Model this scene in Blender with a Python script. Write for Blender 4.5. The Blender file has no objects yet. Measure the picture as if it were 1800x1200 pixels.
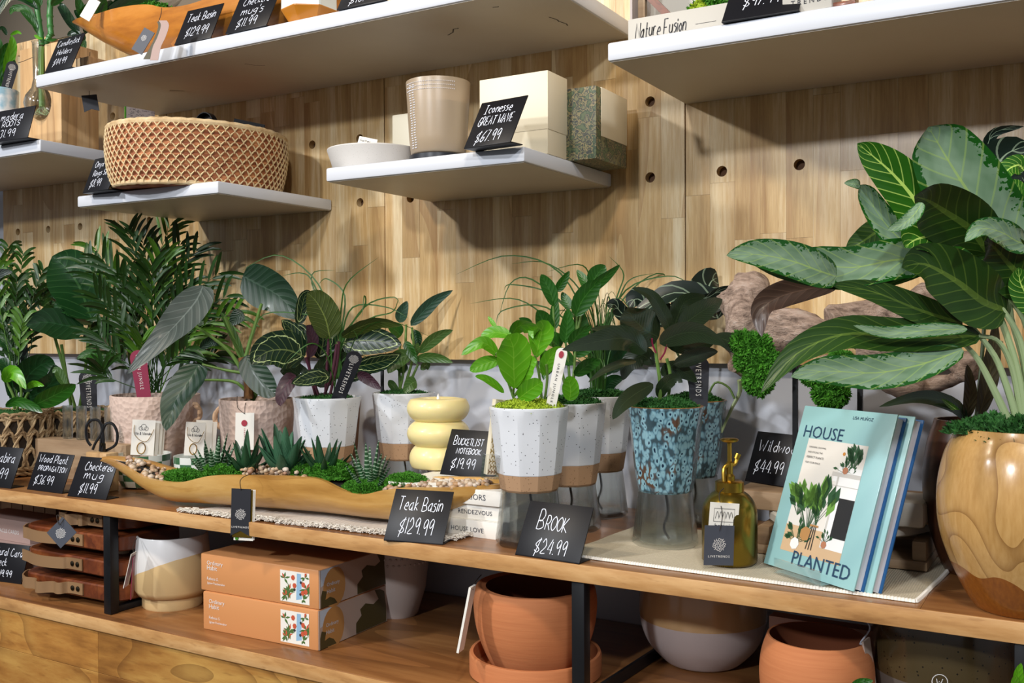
import bpy, bmesh, math, random
from mathutils import Vector, Matrix, noise
R_ = random.Random(7)
PI = math.pi
C = bpy.context.scene.collection
sc = bpy.context.scene
# ---------------------------------------------------------------- camera (fitted from the picture's vanishing lines)
CZ = 1.2
F = 1737.2
RT = Vector((0.86375426, 0.50389629, -0.00413718))
UP = Vector((-0.00313625, 0.01358558, 0.99990279))
FW = Vector((-0.50390351, 0.86365732, -0.01331495))
cam = bpy.data.objects.new('camera', bpy.data.cameras.new('camera'))
C.objects.link(cam)
cam.data.sensor_width = 36; cam.data.lens = F / 1800 * 36; cam.data.clip_start = 0.01
m = Matrix((RT, UP, -FW)).transposed().to_4x4(); m.translation = (0, 0, CZ)
cam.matrix_world = m
sc.camera = cam
# ---------------------------------------------------------------- light
sc.view_settings.view_transform = 'Standard'; sc.view_settings.look = 'None'
sc.cycles.transparent_max_bounces = 40; sc.view_settings.exposure = 0.08; sc.view_settings.gamma = 1
w = bpy.data.worlds.new('world'); sc.world = w; w.use_nodes = True
w.node_tree.nodes['Background'].inputs[0].default_value = (0.86, 0.92, 1.0, 1)
w.node_tree.nodes['Background'].inputs[1].default_value = 0.19
def spot(x, y, z, tx, ty, tz, power, size, col, ang=70, blend=.5):
    l = bpy.data.lights.new('track_light', 'SPOT'); l.energy = power; l.shadow_soft_size = size; l.color = col
    l.spot_size = math.radians(ang); l.spot_blend = blend
    o = bpy.data.objects.new('track_light', l); C.objects.link(o); o.location = (x, y, z)
    o.rotation_euler = (Vector((tx, ty, tz)) - Vector((x, y, z))).to_track_quat('-Z', 'Y').to_euler()
COOL = (0.93, 0.96, 1.0); WARM = (1.0, 0.86, 0.68)
spot(-3.1, -1.3, 3.0, -1.5, 1.6, 1.2, 265, .11, COOL, 60)
spot(-1.0, -2.9, 2.9, -1.3, 1.7, 1.2, 300, .11, COOL, 50)
spot(1.1, -1.6, 3.0, -0.5, 1.7, 1.25, 200, .11, COOL, 60)
spot(-2.2, -0.2, 3.1, -1.6, 1.6, 1.0, 100, .10, WARM, 65)
spot(0.1, -0.1, 3.1, -0.5, 1.6, 1.0, 85, .10, WARM, 65)

# ---------------------------------------------------------------- helpers
def ray(x, y): return FW + RT * ((x - 900) / F) - UP * ((y - 600) / F)
def PZ(x, y, Z): d = ray(x, y); return d * ((Z - CZ) / d.z) + Vector((0, 0, CZ))
def PY(x, y, Y): d = ray(x, y); return d * (Y / d.y) + Vector((0, 0, CZ))
def PD(x, y, s): return ray(x, y) * s + Vector((0, 0, CZ))
def dep(p): return (Vector(p) - Vector((0, 0, CZ))).dot(FW)
def zz(x, y, s): return PD(x, y, s).z
def RZ(xl, xr, yb, Z, k=1.0):
    """centre on plane Z, radius and depth of a round thing whose base front is at pixel row yb"""
    xm = (xl + xr) / 2; p = PZ(xm, yb, Z); c = p.copy()
    for _ in range(4):
        r = (xr - xl) / 2 * dep(c) / F
        h = Vector((p.x, p.y, 0)).normalized(); c = p + h * r * k
    return Vector((c.x, c.y, Z)), r, dep(c)
def RY(xl, xr, Y, Z):
    xm = (xl + xr) / 2; p = PY(xm, 600, Y); s = dep(p)
    return Vector((p.x, p.y, Z)), (xr - xl) / 2 * s / F, s
def cat(P, n, closed=False):
    P = [Vector(p) for p in P]; out = []; L = len(P)
    if L < 3:
        return [P[0].lerp(P[-1], i / n) for i in range(n + 1)]
    segs = L if closed else L - 1
    for i in range(n + (0 if closed else 1)):
        t = i / n * segs; k = min(int(t), segs - 1); t -= k
        g = (lambda j: P[j % L]) if closed else (lambda j: P[max(0, min(L - 1, j))])
        a, b, c, d = g(k - 1), g(k), g(k + 1), g(k + 2)
        out.append(.5 * ((2 * b) + (c - a) * t + (2 * a - 5 * b + 4 * c - d) * t * t + (3 * b - a - 3 * c + d) * t ** 3))
    return out
class MB:
    def __init__(s, M=None): s.v = []; s.f = []; s.mi = []; s.uv = []; s.M = M or Matrix(); s.has = False
    def add(s, vs, fs, mi=0, uv=None):
        o = len(s.v)
        for v in vs: s.v.append(s.M @ Vector(v))
        s.uv += uv if uv else [(0, 0)] * len(vs)
        if uv: s.has = True
        for f in fs: s.f.append([i + o for i in f]); s.mi.append(mi)
        return s
    def box(s, x0, y0, z0, x1, y1, z1, b=0, mi=0):
        if b <= 0:
            return s.add([(x0,y0,z0),(x1,y0,z0),(x1,y1,z0),(x0,y1,z0),(x0,y0,z1),(x1,y0,z1),(x1,y1,z1),(x0,y1,z1)],
              [(3,2,1,0),(4,5,6,7),(0,1,5,4),(1,2,6,5),(2,3,7,6),(3,0,4,7)], mi)
        bm = bmesh.new(); bmesh.ops.create_cube(bm, size=1)
        for v in bm.verts: v.co = Vector((x0 + (v.co.x + .5) * (x1 - x0), y0 + (v.co.y + .5) * (y1 - y0), z0 + (v.co.z + .5) * (z1 - z0)))
        bmesh.ops.bevel(bm, geom=bm.edges[:], offset=b, segments=2, profile=.5, affect='EDGES')
        bm.verts.ensure_lookup_table()
        s.add([v.co.copy() for v in bm.verts], [[v.index for v in f.verts] for f in bm.faces], mi); bm.free(); return s
    def lathe(s, prof, n=40, mi=0, fn=None, mis=None, cx=0, cy=0, arc=2 * PI):
        full = arc > 6.28; m_ = n if full else n + 1
        vs = []
        for (r, z) in prof:
            for i in range(m_):
                a = arc * i / n; k = fn(a, z) if fn else 1
                vs.append((cx + r * k * math.cos(a), cy + r * k * math.sin(a), z))
        for j in range(len(prof) - 1):
            fs = []
            for i in range(n):
                i2 = (i + 1) % m_
                fs.append((j*m_+i, j*m_+i2, (j+1)*m_+i2, (j+1)*m_+i))
            s.add([], [], 0)
            s._f(fs, len(s.v), mis[j] if mis else mi)
        o = len(s.v)
        for v in vs: s.v.append(s.M @ Vector(v)); s.uv.append((0, 0))
        if full:
            if prof[0][0] > 1e-5: s.f.append([o + i for i in range(n)][::-1]); s.mi.append(mis[0] if mis else mi)
            if prof[-1][0] > 1e-5 and (abs(prof[-1][0]-prof[0][0]) > 1e-6 or abs(prof[-1][1]-prof[0][1]) > 1e-6):
                s.f.append([o + (len(prof)-1)*m_ + i for i in range(n)]); s.mi.append(mis[-1] if mis else mi)
        return s
    def _f(s, fs, o, mi):
        for f in fs: s.f.append([i + o for i in f]); s.mi.append(mi)
    def tube(s, pts, rad, n=8, mi=0, cap=True):
        pts = [Vector(p) for p in pts]; L = len(pts); vs = []
        up = None
        for i, p in enumerate(pts):
            t = (pts[min(i+1, L-1)] - pts[max(i-1, 0)])
            t = t.normalized() if t.length > 1e-9 else Vector((0, 0, 1))
            if up is None: up = t.orthogonal().normalized()
            up = (up - t * up.dot(t)); up = up.normalized() if up.length > 1e-6 else t.orthogonal().normalized()
            b = t.cross(up); r = rad[i] if isinstance(rad, (list, tuple)) else rad
            for k in range(n):
                a = 2 * PI * k / n; vs.append(p + up * (r * math.cos(a)) + b * (r * math.sin(a)))
        fs = [(i*n+k, i*n+(k+1) % n, (i+1)*n+(k+1) % n, (i+1)*n+k) for i in range(L-1) for k in range(n)]
        if cap: fs += [list(range(n))[::-1], [(L-1)*n+k for k in range(n)]]
        return s.add(vs, fs, mi)
    def ribbon(s, pts, wd, nrm, mi=0):
        """flat ribbon through pts lying perpendicular to nrm"""
        pts = [Vector(p) for p in pts]; L = len(pts); vs = []
        for i, p in enumerate(pts):
            t = (pts[min(i+1, L-1)] - pts[max(i-1, 0)]); t = t.normalized() if t.length > 1e-9 else Vector((1, 0, 0))
            b = Vector(nrm).cross(t) * wd / 2; vs += [p - b, p + b]
        s.add(vs, [(2*i, 2*i+2, 2*i+3, 2*i+1) for i in range(L-1)], mi)
    def strap(s, pts, wvec, th, mi=0):
        """band of width vector wvec and thickness th following pts"""
        pts = [Vector(p) for p in pts]; L = len(pts); wv = Vector(wvec); vs = []
        for i, p in enumerate(pts):
            t = (pts[min(i+1, L-1)] - pts[max(i-1, 0)]).normalized(); nn = t.cross(wv).normalized() * th / 2
            vs += [p - wv/2 - nn, p + wv/2 - nn, p + wv/2 + nn, p - wv/2 + nn]
        fs = [(4*i+k, 4*i+(k+1) % 4, 4*i+4+(k+1) % 4, 4*i+4+k) for i in range(L-1) for k in range(4)]
        fs += [(3, 2, 1, 0), (4*L-4, 4*L-3, 4*L-2, 4*L-1)]
        return s.add(vs, fs, mi)
    def prism(s, poly, y0, y1, mi=0):
        """poly of (x,z) extruded along y"""
        n = len(poly)
        s.add([(x, y0, z) for x, z in poly] + [(x, y1, z) for x, z in poly],
              [list(range(n)), list(range(2*n-1, n-1, -1))] + [(i, i+n, (i+1) % n + n, (i+1) % n) for i in range(n)], mi); return s
    def grid(s, fn, nu, nv, mi=0, uv=True, th=0):
        vs = []; uvs = []
        for j in range(nv + 1):
            for i in range(nu + 1):
                vs.append(fn(i / nu, j / nv)); uvs.append((i / nu, j / nv))
        return s.add(vs, [(j*(nu+1)+i, j*(nu+1)+i+1, (j+1)*(nu+1)+i+1, (j+1)*(nu+1)+i) for j in range(nv) for i in range(nu)], mi, uvs if uv else None)
    def build(s, name, mats, parent=None, smooth=True, sharp=35, fix=True):
        me = bpy.data.meshes.new(name); me.from_pydata([tuple(v) for v in s.v], [], s.f)
        if not isinstance(mats, (list, tuple)): mats = [mats]
        for m_ in mats: me.materials.append(m_)
        me.polygons.foreach_set('material_index', s.mi)
        if s.has:
            l = me.uv_layers.new(name='UVMap'); idx = [0] * len(me.loops); me.loops.foreach_get('vertex_index', idx)
            fl = []
            for i in idx: fl += s.uv[i]
            l.data.foreach_set('uv', fl)
        if fix:
            bm = bmesh.new(); bm.from_mesh(me); bmesh.ops.recalc_face_normals(bm, faces=bm.faces[:]); bm.to_mesh(me); bm.free()
        if smooth:
            me.polygons.foreach_set('use_smooth', [True] * len(me.polygons)); me.set_sharp_from_angle(angle=math.radians(sharp))
        o = bpy.data.objects.new(name, me); C.objects.link(o)
        if parent: o.parent = parent
        return o
def tag(o, label=None, cat_=None, group=None, kind=None):
    if label: o['label'] = label
    if cat_: o['category'] = cat_
    if group: o['group'] = group
    if kind: o['kind'] = kind
    return o
def thing(name, label, cat_, loc=(0, 0, 0), rz=0, group=None):
    o = bpy.data.objects.new(name, None); C.objects.link(o); o.location = loc; o.rotation_euler = (0, 0, rz)
    o.empty_display_size = .02
    return tag(o, label, cat_, group)
def inst(src, name, parent, M=None):
    o = bpy.data.objects.new(name, src.data); C.objects.link(o); o.parent = parent
    if M is not None: o.matrix_local = M
    return o

# ---------------------------------------------------------------- materials
def srgb(h):
    c = [int(h[i:i+2], 16) / 255 for i in (0, 2, 4)]
    return tuple(((x / 12.92) if x <= .04045 else ((x + .055) / 1.055) ** 2.4) for x in c) + (1,)
class NT:
    def __init__(s, name, rough=.5, col=None, metal=0, coat=0, spec=.5, **kw):
        s.m = bpy.data.materials.new(name); s.m.use_nodes = True; s.t = s.m.node_tree; s.b = s.t.nodes['Principled BSDF']
        s.b.inputs['Roughness'].default_value = rough; s.b.inputs['Metallic'].default_value = metal
        s.b.inputs['Coat Weight'].default_value = coat; s.b.inputs['Coat Roughness'].default_value = .15
        s.b.inputs['Specular IOR Level'].default_value = spec
        if col: s.b.inputs['Base Color'].default_value = srgb(col)
    def n(s, typ, **kw):
        nd = s.t.nodes.new(typ)
        for k, v in kw.items():
            if k.startswith('i_'):
                key = k[2:]; key = int(key) if key.isdigit() else key.replace('_', ' ')
                if hasattr(v, 'is_output'): s.t.links.new(v, nd.inputs[key])
                else: nd.inputs[key].default_value = v
            else: setattr(nd, k, v)
        return nd
    def math(s, op, a, b=None, c=None, clamp=False):
        nd = s.t.nodes.new('ShaderNodeMath'); nd.operation = op; nd.use_clamp = clamp
        for i, v in enumerate((a, b, c)):
            if v is None: continue
            if hasattr(v, 'is_output'): s.t.links.new(v, nd.inputs[i])
            else: nd.inputs[i].default_value = v
        return nd.outputs[0]
    def mix(s, fac, a, b, mode='MIX'):
        nd = s.t.nodes.new('ShaderNodeMix'); nd.data_type = 'RGBA'; nd.blend_type = mode
        for i, v in ((0, fac), (6, a), (7, b)):
            if isinstance(v, str): v = srgb(v)
            if hasattr(v, 'is_output'): s.t.links.new(v, nd.inputs[i])
            else: nd.inputs[i].default_value = v
        return nd.outputs[2]
    def ramp(s, fac, stops):
        nd = s.t.nodes.new('ShaderNodeValToRGB'); s.t.links.new(fac, nd.inputs[0]); e = nd.color_ramp.elements
        while len(e) < len(stops): e.new(.5)
        for x, (p, c) in zip(e, stops): x.position = p; x.color = srgb(c) if isinstance(c, str) else (c, c, c, 1)
        return nd.outputs[0]
    def col(s, c): s.t.links.new(c, s.b.inputs['Base Color']); return s
    def bump(s, h, st=.3, dist=.002):
        nd = s.n('ShaderNodeBump', i_Height=h, i_Strength=st, i_Distance=dist); s.t.links.new(nd.outputs[0], s.b.inputs['Normal']); return s
    def coord(s, rnd=0, scale=(1, 1, 1), which='Object'):
        tc = s.n('ShaderNodeTexCoord').outputs[which]
        if rnd:
            oi = s.n('ShaderNodeObjectInfo').outputs['Random']
            cx = s.n('ShaderNodeCombineXYZ'); a = s.math('MULTIPLY', oi, rnd)
            for i in range(3): s.t.links.new(a, cx.inputs[i])
            vm = s.n('ShaderNodeVectorMath', operation='ADD'); s.t.links.new(tc, vm.inputs[0]); s.t.links.new(cx.outputs[0], vm.inputs[1]); tc = vm.outputs[0]
        return s.n('ShaderNodeMapping', i_Vector=tc, i_Scale=scale).outputs[0]
def plain(name, col, rough=.5, **kw): return NT(name, rough, col, **kw).m
def wood(name, cols, axis='Z', fine=60, broad=5, rough=.45, rnd=13, var=.25, coat=0, rings=None, stretch=14, bump=.15):
    q = NT(name, rough, coat=coat); st = [1, 1, 1]; st['XYZ'.index(axis)] = 1 / stretch
    co = q.coord(rnd, tuple(st))
    n1 = q.n('ShaderNodeTexNoise', i_Vector=co, i_Scale=broad, i_Detail=3, i_Distortion=1.0).outputs[0]
    n2 = q.n('ShaderNodeTexNoise', i_Vector=co, i_Scale=fine, i_Detail=6, i_Roughness=.65).outputs[0]
    c = q.ramp(q.math('MULTIPLY_ADD', n1, .7, q.math('MULTIPLY', n2, .36)), [(.32, cols[0]), (.5, cols[1]), (.68, cols[2])])
    if rings:
        co2 = q.coord(rnd, tuple([x if x == 1 else 1 / rings[2] for x in st]))
        n3 = q.n('ShaderNodeTexNoise', i_Vector=co2, i_Scale=rings[0], i_Detail=1.5, i_Distortion=.3).outputs[0]
        g = q.math('FRACT', q.math('MULTIPLY', n3, rings[1]))
        g = q.math('POWER', g, 5); c = q.mix(q.math('MULTIPLY', g, rings[3]), c, cols[3] if len(cols) > 3 else cols[0])
    n4 = q.n('ShaderNodeTexNoise', i_Vector=co, i_Scale=fine * 2.2, i_Detail=2).outputs[0]
    c = q.mix(q.ramp(n4, [(.60, 0.0), (.72, .35)]), c, cols[0])
    if var:
        oi = q.n('ShaderNodeObjectInfo').outputs['Random']
        hs = q.n('ShaderNodeHueSaturation', i_Color=c, i_Value=q.math('MULTIPLY_ADD', oi, var, 1 - var * .5)); c = hs.outputs[0]
    q.col(c); q.bump(n2, bump, .001); return q.m
def leafmat(name, base, dark, vein, vs=.5, k=9, rough=.42, pat=None, mid=.05, coat=.05, pc=None, bmp=.35):
    q = NT(name, rough, coat=coat)
    uv = q.n('ShaderNodeTexCoord').outputs['UV']; sp = q.n('ShaderNodeSeparateXYZ', i_0=uv)
    u, v = sp.outputs[0], sp.outputs[1]
    e = q.math('MULTIPLY', q.math('ABSOLUTE', q.math('SUBTRACT', u, .5)), 2)
    co = q.coord(9, (1, 1, 1))
    ns = q.n('ShaderNodeTexNoise', i_Vector=co, i_Scale=18, i_Detail=3).outputs[0]
    c = q.mix(ns, base, dark)
    side = q.math('FRACT', q.math('SUBTRACT', q.math('MULTIPLY', v, k), q.math('MULTIPLY', e, k * .22)))
    sv = q.math('ABSOLUTE', q.math('SUBTRACT', side, .5))
    h = sv
    if pat == 'silver':
        mp = q.n('ShaderNodeMapping', i_Vector=uv, i_Scale=(9, 22, 1)).outputs[0]
        n2 = q.n('ShaderNodeTexNoise', i_Vector=mp, i_Scale=1.0, i_Detail=3, i_Roughness=.6).outputs[0]
        mk = q.math('LESS_THAN', e, q.math('MULTIPLY_ADD', n2, -1.15, 1.38))
        n3 = q.n('ShaderNodeTexNoise', i_Vector=q.n('ShaderNodeMapping', i_Vector=uv, i_Scale=(3, 5, 1)).outputs[0], i_Scale=1.0, i_Detail=2).outputs[0]
        c = q.mix(q.math('MULTIPLY', mk, q.ramp(n3, [(.35, .55), (.6, .95)])), c, pc)
    if pat == 'calathea':
        n2 = q.n('ShaderNodeTexNoise', i_Vector=q.coord(3), i_Scale=90, i_Detail=2).outputs[0]
        rr = q.math('ADD', q.math('POWER', e, 2), q.math('POWER', q.math('MULTIPLY', q.math('SUBTRACT', v, .5), 1.7), 2))
        ring = q.math('ABSOLUTE', q.math('SUBTRACT', rr, q.math('MULTIPLY_ADD', n2, .4, .32)))
        c = q.mix(q.math('LESS_THAN', ring, .032), c, pc)
    if pat == 'pinstripe':
        c = q.mix(q.math('MULTIPLY', q.math('GREATER_THAN', sv, .3), .5), c, pc)
    thin = q.math('LESS_THAN', q.math('SUBTRACT', .5, sv), .06)
    c = q.mix(q.math('MULTIPLY', thin, vs), c, vein)
    md = q.math('LESS_THAN', e, q.math('MULTIPLY', q.math('SUBTRACT', 1.15, v), mid))
    c = q.mix(q.math('MULTIPLY', md, min(1, vs * 1.6)), c, vein)
    q.col(c); q.bump(h, bmp, .0016); return q.m

M = {}
M['panelwood'] = wood('rubberwood', ['a07a48', 'caa873', 'ead6ae', 'aa8150'], 'Z', 170, 13, .32, 17, .14, coat=.35, rings=(3.5, 9, 9, .6), stretch=18, bump=.25)
M['backing'] = plain('hole backing', '5d4029', .8)
M['wallpaint'] = NT('grey white paint', .35, 'b9bcc4').m
M['tablewood'] = wood('mango wood', ['5f3a1e', '8a5a31', 'a87645', '4f2f17'], 'X', 45, 7, .38, 5, .16, coat=.2, rings=(3, 6, 8, .4), stretch=12)
M['edgewood'] = wood('mango edge', ['8f6338', 'b98a55', 'd0a570'], 'X', 70, 20, .45, 5, .08, stretch=5)
M['frontwood'] = wood('mango front', ['6b401a', 'a57236', 'c79a52', '5a3616'], 'X', 45, 9, .4, 11, .30, coat=.1, rings=(5.5, 8, 3, .5), stretch=5)
M['white_lam'] = NT('white laminate', .3, 'd0d3da').m
q = NT('white laminate underside shade', .45)
q.col(q.mix(q.n('ShaderNodeTexNoise', i_Vector=q.coord(0, (1, 1, 1)), i_Scale=5, i_Detail=4).outputs[0], 'b5a996', 'c9c1b3')); M['under'] = q.m  # shade and tan bounce light painted into the white laminate's lower face
M['blackmetal'] = NT('black steel', .42, '17181b', metal=.3).m
M['sign'] = NT('black sign acrylic', .42, '0e0d12', spec=.3).m
M['chalk'] = NT('chalk marker', .8, 'e6eaf6').m
M['ink'] = NT('black ink', .7, '2b2b30').m
M['whiteink'] = NT('white print', .6, 'e8e4e0').m
M['card_black'] = NT('black card', .55, '1b1c24').m
M['card_grey'] = NT('slate card', .6, '3d414c').m
M['card_white'] = NT('white card', .6, 'e9e5dc').m
M['cream'] = NT('cream card', .5, 'e6dbc0').m
M['string'] = NT('dark cord', .8, '2a221c').m
M['red'] = NT('red print', .6, 'a02b3c').m
M['magenta'] = NT('crimson card', .5, '8c1f42').m
M['gold'] = NT('gold ring', .25, 'c9a04a', metal=1).m
M['brass'] = NT('brass', .3, 'b08d3a', metal=1).m
M['brassglass'] = NT('antique brass glass', .25, '84702c', metal=.9).m
def speck(name, c1, dots, size, amount, rough=.3, coat=.4):
    q = NT(name, rough, coat=coat); co = q.coord(0)
    v = q.n('ShaderNodeTexVoronoi', i_Vector=co, i_Scale=size)
    on = q.math('LESS_THAN', v.outputs['Distance'], amount)
    k = q.n('ShaderNodeSeparateColor', i_0=v.outputs['Color']).outputs[0]
    on = q.math('MULTIPLY', on, q.math('LESS_THAN', k, .45))
    q.col(q.mix(on, c1, dots)); return q.m
M['speckwhite'] = speck('speckled white glaze', 'dcdfe4', '3c3c42', 190, .17)
M['specktan'] = speck('bare tan clay', 'b08c6a', '8a6a4c', 260, .25, .7, 0)
M['tan2'] = plain('tan clay and pot shade', '8a6244', .7)  # clay of the brown vase, also the hidden white pot's painted shade
q = NT('blue reactive glaze', .2, coat=.6); co = q.coord(0, (1, 1, .62))
wv = q.n('ShaderNodeTexNoise', i_Vector=co, i_Scale=60, i_Detail=2)
cw = q.mix(.012, co, wv.outputs['Color'], 'ADD')
v = q.n('ShaderNodeTexVoronoi', i_Vector=cw, i_Scale=125, i_Randomness=.8).outputs['Distance']
n2 = q.n('ShaderNodeTexNoise', i_Vector=co, i_Scale=26, i_Detail=4).outputs[0]
c = q.ramp(v, [(.0, '16233a'), (.17, '1e3347'), (.24, '86aeb9'), (.46, '7ba3b0'), (.56, '5a8090'), (.68, '3c5058')])
br = q.mix(q.ramp(n2, [(.54, 0.0), (.62, .9)]), c, '5b3d26')
c = q.mix(q.math('GREATER_THAN', v, .47), c, br); q.col(c); q.bump(v, .3, .001); M['blueglaze'] = q.m
M['bluerim'] = NT('amber rim glaze', .25, '8a5a2a', coat=.5).m
def thinglass(name, tint, ior, base=.0, solid=0):
    q = NT(name, .02); t = q.t; tr = q.n('ShaderNodeBsdfTransparent', i_Color=tint); gl = q.n('ShaderNodeBsdfGlossy', i_Roughness=.08)
    fr = q.n('ShaderNodeLayerWeight', i_Blend=.5); mx = q.n('ShaderNodeMixShader'); t.links.new(q.math('MULTIPLY_ADD', q.math('POWER', fr.outputs['Facing'], 2.0), ior * .62 - .1, .06 + base, clamp=True), mx.inputs[0]); t.links.new(tr.outputs[0], mx.inputs[1]); t.links.new(gl.outputs[0], mx.inputs[2])
    out = mx.outputs[0]
    if solid:
        rf = q.n('ShaderNodeBsdfGlass', i_IOR=1.45, i_Roughness=.0, i_Color=(.95, .98, .97, 1)); m2 = q.n('ShaderNodeMixShader', i_0=solid); t.links.new(out, m2.inputs[1]); t.links.new(rf.outputs[0], m2.inputs[2]); out = m2.outputs[0]
    t.links.new(out, t.nodes['Material Output'].inputs[0]); return q.m
M['glass'] = thinglass('clear glass', (.985, .995, .99, 1), 1.3, .01, solid=.35)
M['water'] = thinglass('water', (.99, .995, .99, 1), .45)
M['acrylic'] = thinglass('acrylic', (.985, .99, .99, 1), 1.4)
q = NT('frosted glass', .35, 'cdb89c'); q.b.inputs['Transmission Weight'].default_value = .45
q.b.inputs['Subsurface Weight'].default_value = 0; M['frost'] = q.m
q = NT('hammered clay', .75); vv = q.n('ShaderNodeTexVoronoi', i_Vector=q.coord(0), i_Scale=88).outputs['Distance']
q.col(q.mix(q.ramp(vv, [(0.0, 0.0), (.7, .5)]), 'c4ab9d', 'd2bbae')); q.bump(vv, .75, .004); M['hammer'] = q.m
q = NT('terracotta', .8); n1 = q.n('ShaderNodeTexNoise', i_Vector=q.coord(0, (1, 1, 18)), i_Scale=14, i_Detail=5).outputs[0]
q.col(q.mix(n1, 'b0673c', 'c8804f')); q.bump(n1, .3, .0008); M['terra'] = q.m
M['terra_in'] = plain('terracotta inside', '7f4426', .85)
M['wax'] = NT('yellow wax', .4, 'eedd9e', coat=.1).m
M['wax'].node_tree.nodes['Principled BSDF'].inputs['Subsurface Weight'].default_value = .3
M['wax'].node_tree.nodes['Principled BSDF'].inputs['Subsurface Radius'].default_value = (.02, .012, .004)
M['wick'] = plain('wick', 'f3f0ea', .8)
M['soil'] = plain('dark soil', '1d1710', .95)
M['teak'] = wood('teak basin', ['946428', 'c0924e', 'dab473', '7a4f20'], 'X', 40, 8, .3, 0, 0, coat=.35, rings=(6, 5, 5, .35), stretch=7)
M['teak_orange'] = wood('amber teak', ['8a4c12', 'c47c2a', 'dc9a48', '74400f'], 'X', 30, 5, .28, 0, 0, coat=.4, rings=(6, 6, 4, .5), stretch=5)
def mossmat(n, a, b): 
    q = NT(n, .8); q.col(q.mix(q.n('ShaderNodeTexNoise', i_Vector=q.coord(0), i_Scale=90, i_Detail=3).outputs[0], a, b)); return q.m
M['moss'] = mossmat('green moss', '1c5208', '4f9a16'); M['moss_dark'] = mossmat('dark moss', '0d3310', '2b6b1d'); M['moss_lime'] = mossmat('lime moss', '6f8a14', 'b9cf2c')
q = NT('pebbles', .5); oi = q.n('ShaderNodeObjectInfo').outputs['Random']
c = q.ramp(oi, [(0, 'a98c6c'), (.3, 'd8c8b0'), (.5, 'b58a5c'), (.75, 'e5ddd0'), (1, '9a6a52')])
q.col(q.mix(q.math('MULTIPLY', q.n('ShaderNodeTexNoise', i_Vector=q.coord(5), i_Scale=140, i_Detail=3).outputs[0], .6), c, '8a6440')); M['pebble'] = q.m
q = NT('cotton cloth', .9); wv = q.n('ShaderNodeTexWave', i_Vector=q.coord(0), i_Scale=95, i_Distortion=.6); wv2 = q.n('ShaderNodeTexNoise', i_Vector=q.coord(0), i_Scale=260, i_Detail=2)
q.col(q.mix(wv2.outputs[0], 'b3a68e', 'cdc2aa')); q.bump(wv.outputs['Fac'], .5, .001); M['cotton'] = q.m
M['fringe'] = plain('cotton fringe', 'e8e2d8', .95)
q = NT('ribbed cloth', .9); wv = q.n('ShaderNodeTexWave', i_Vector=q.coord(0), i_Scale=60, i_Distortion=.4, bands_direction='Y')
q.col(q.mix(wv.outputs['Fac'], 'b5aca4', 'ddd5ca')); q.bump(wv.outputs['Fac'], .8, .0015); M['ribbed'] = q.m
M['seagrass'] = wood('seagrass rope', ['6b5236', 'a08460', 'c2aa84'], 'Z', 120, 40, .85, 0, 0, stretch=1, bump=.6)
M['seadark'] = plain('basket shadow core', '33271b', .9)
q = NT('coiled straw', .75); n1 = q.n('ShaderNodeTexNoise', i_Vector=q.coord(0, (1, 1, 6)), i_Scale=30, i_Detail=4).outputs[0]
q.col(q.ramp(n1, [(.35, '7c3f22'), (.55, 'a3623a'), (.7, 'c98d5c')])); q.bump(n1, .5, .001); M['coil'] = q.m
M['straw'] = wood('pale straw', ['a8875c', 'cdb084', 'dcc59c'], 'Z', 90, 30, .8, 0, 0, stretch=1)
M['stitch'] = plain('cream stitch', 'e0c89a', .8)
M['oak'] = wood('pale oak block', ['a07a4f', 'c79f6e', 'd9b98c', '7b5533'], 'Z', 60, 8, .55, 9, .05, rings=(7, 8, 10, .5), stretch=12)
M['greyoak'] = wood('weathered oak', ['6e5740', '94795c', 'ab9275'], 'X', 60, 12, .7, 9, .05, stretch=8)
M['walnut'] = wood('dark walnut', ['1e100a', '3a2014', '4e2c1a'], 'Z', 40, 8, .35, 3, .05, coat=.3, stretch=6)
q = NT('vase wood', .25, coat=.5); co = q.coord(0, (1, 1, .8))
n3 = q.n('ShaderNodeTexNoise', i_Vector=co, i_Scale=5.5, i_Detail=1, i_Distortion=.6).outputs[0]
g = q.math('POWER', q.math('FRACT', q.math('MULTIPLY', n3, 10)), 9)
nf = q.n('ShaderNodeTexNoise', i_Vector=q.coord(0, (6, 6, 1)), i_Scale=40, i_Detail=5).outputs[0]
c = q.mix(nf, 'a97c40', 'cda468'); c = q.mix(q.math('MULTIPLY', g, .65), c, '6a3f16')
sz = q.n('ShaderNodeSeparateXYZ', i_0=q.coord(0)).outputs[2]
vz = q.n('ShaderNodeTexNoise', i_Vector=q.coord(0), i_Scale=9, i_Detail=1).outputs[0]
mk = q.math('LESS_THAN', q.math('ADD', sz, q.math('MULTIPLY', vz, .10)), .10)
c = q.mix(mk, c, q.mix(nf, '6b3508', '9b5a18')); q.col(c); q.bump(nf, .1, .001); M['vasewood'] = q.m
q = NT('driftwood', .85); nf = q.n('ShaderNodeTexNoise', i_Vector=q.coord(0, (2.5, 8, 8)), i_Scale=11, i_Detail=8, i_Roughness=.7).outputs[0]
q.col(q.ramp(nf, [(.30, '5a473d'), (.42, 'a08878'), (.55, 'c9ad9b'), (.72, 'ddccbf')])); q.bump(nf, 1.0, .012); M['drift'] = q.m
M['leather'] = NT('tan leather', .55, '8a6a49').m
M['boardwood'] = wood('acacia board', ['3f1b0e', '6e3519', '96552c', '2e1208'], 'Y', 40, 10, .4, 9, .15, coat=.2, rings=(12, 5, 3, .4), stretch=5)
M['rivet'] = NT('rivet', .35, '4a4336', metal=1).m
M['puzzle'] = NT('orange box', .42, 'cf8f5a', coat=.15).m
M['orange_mat'] = M['puzzle']
M['pinkbox'] = NT('pink box', .55, 'b79a90').m
M['greenmug'] = NT('green glaze', .25, '3f6b4a', coat=.4).m
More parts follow.
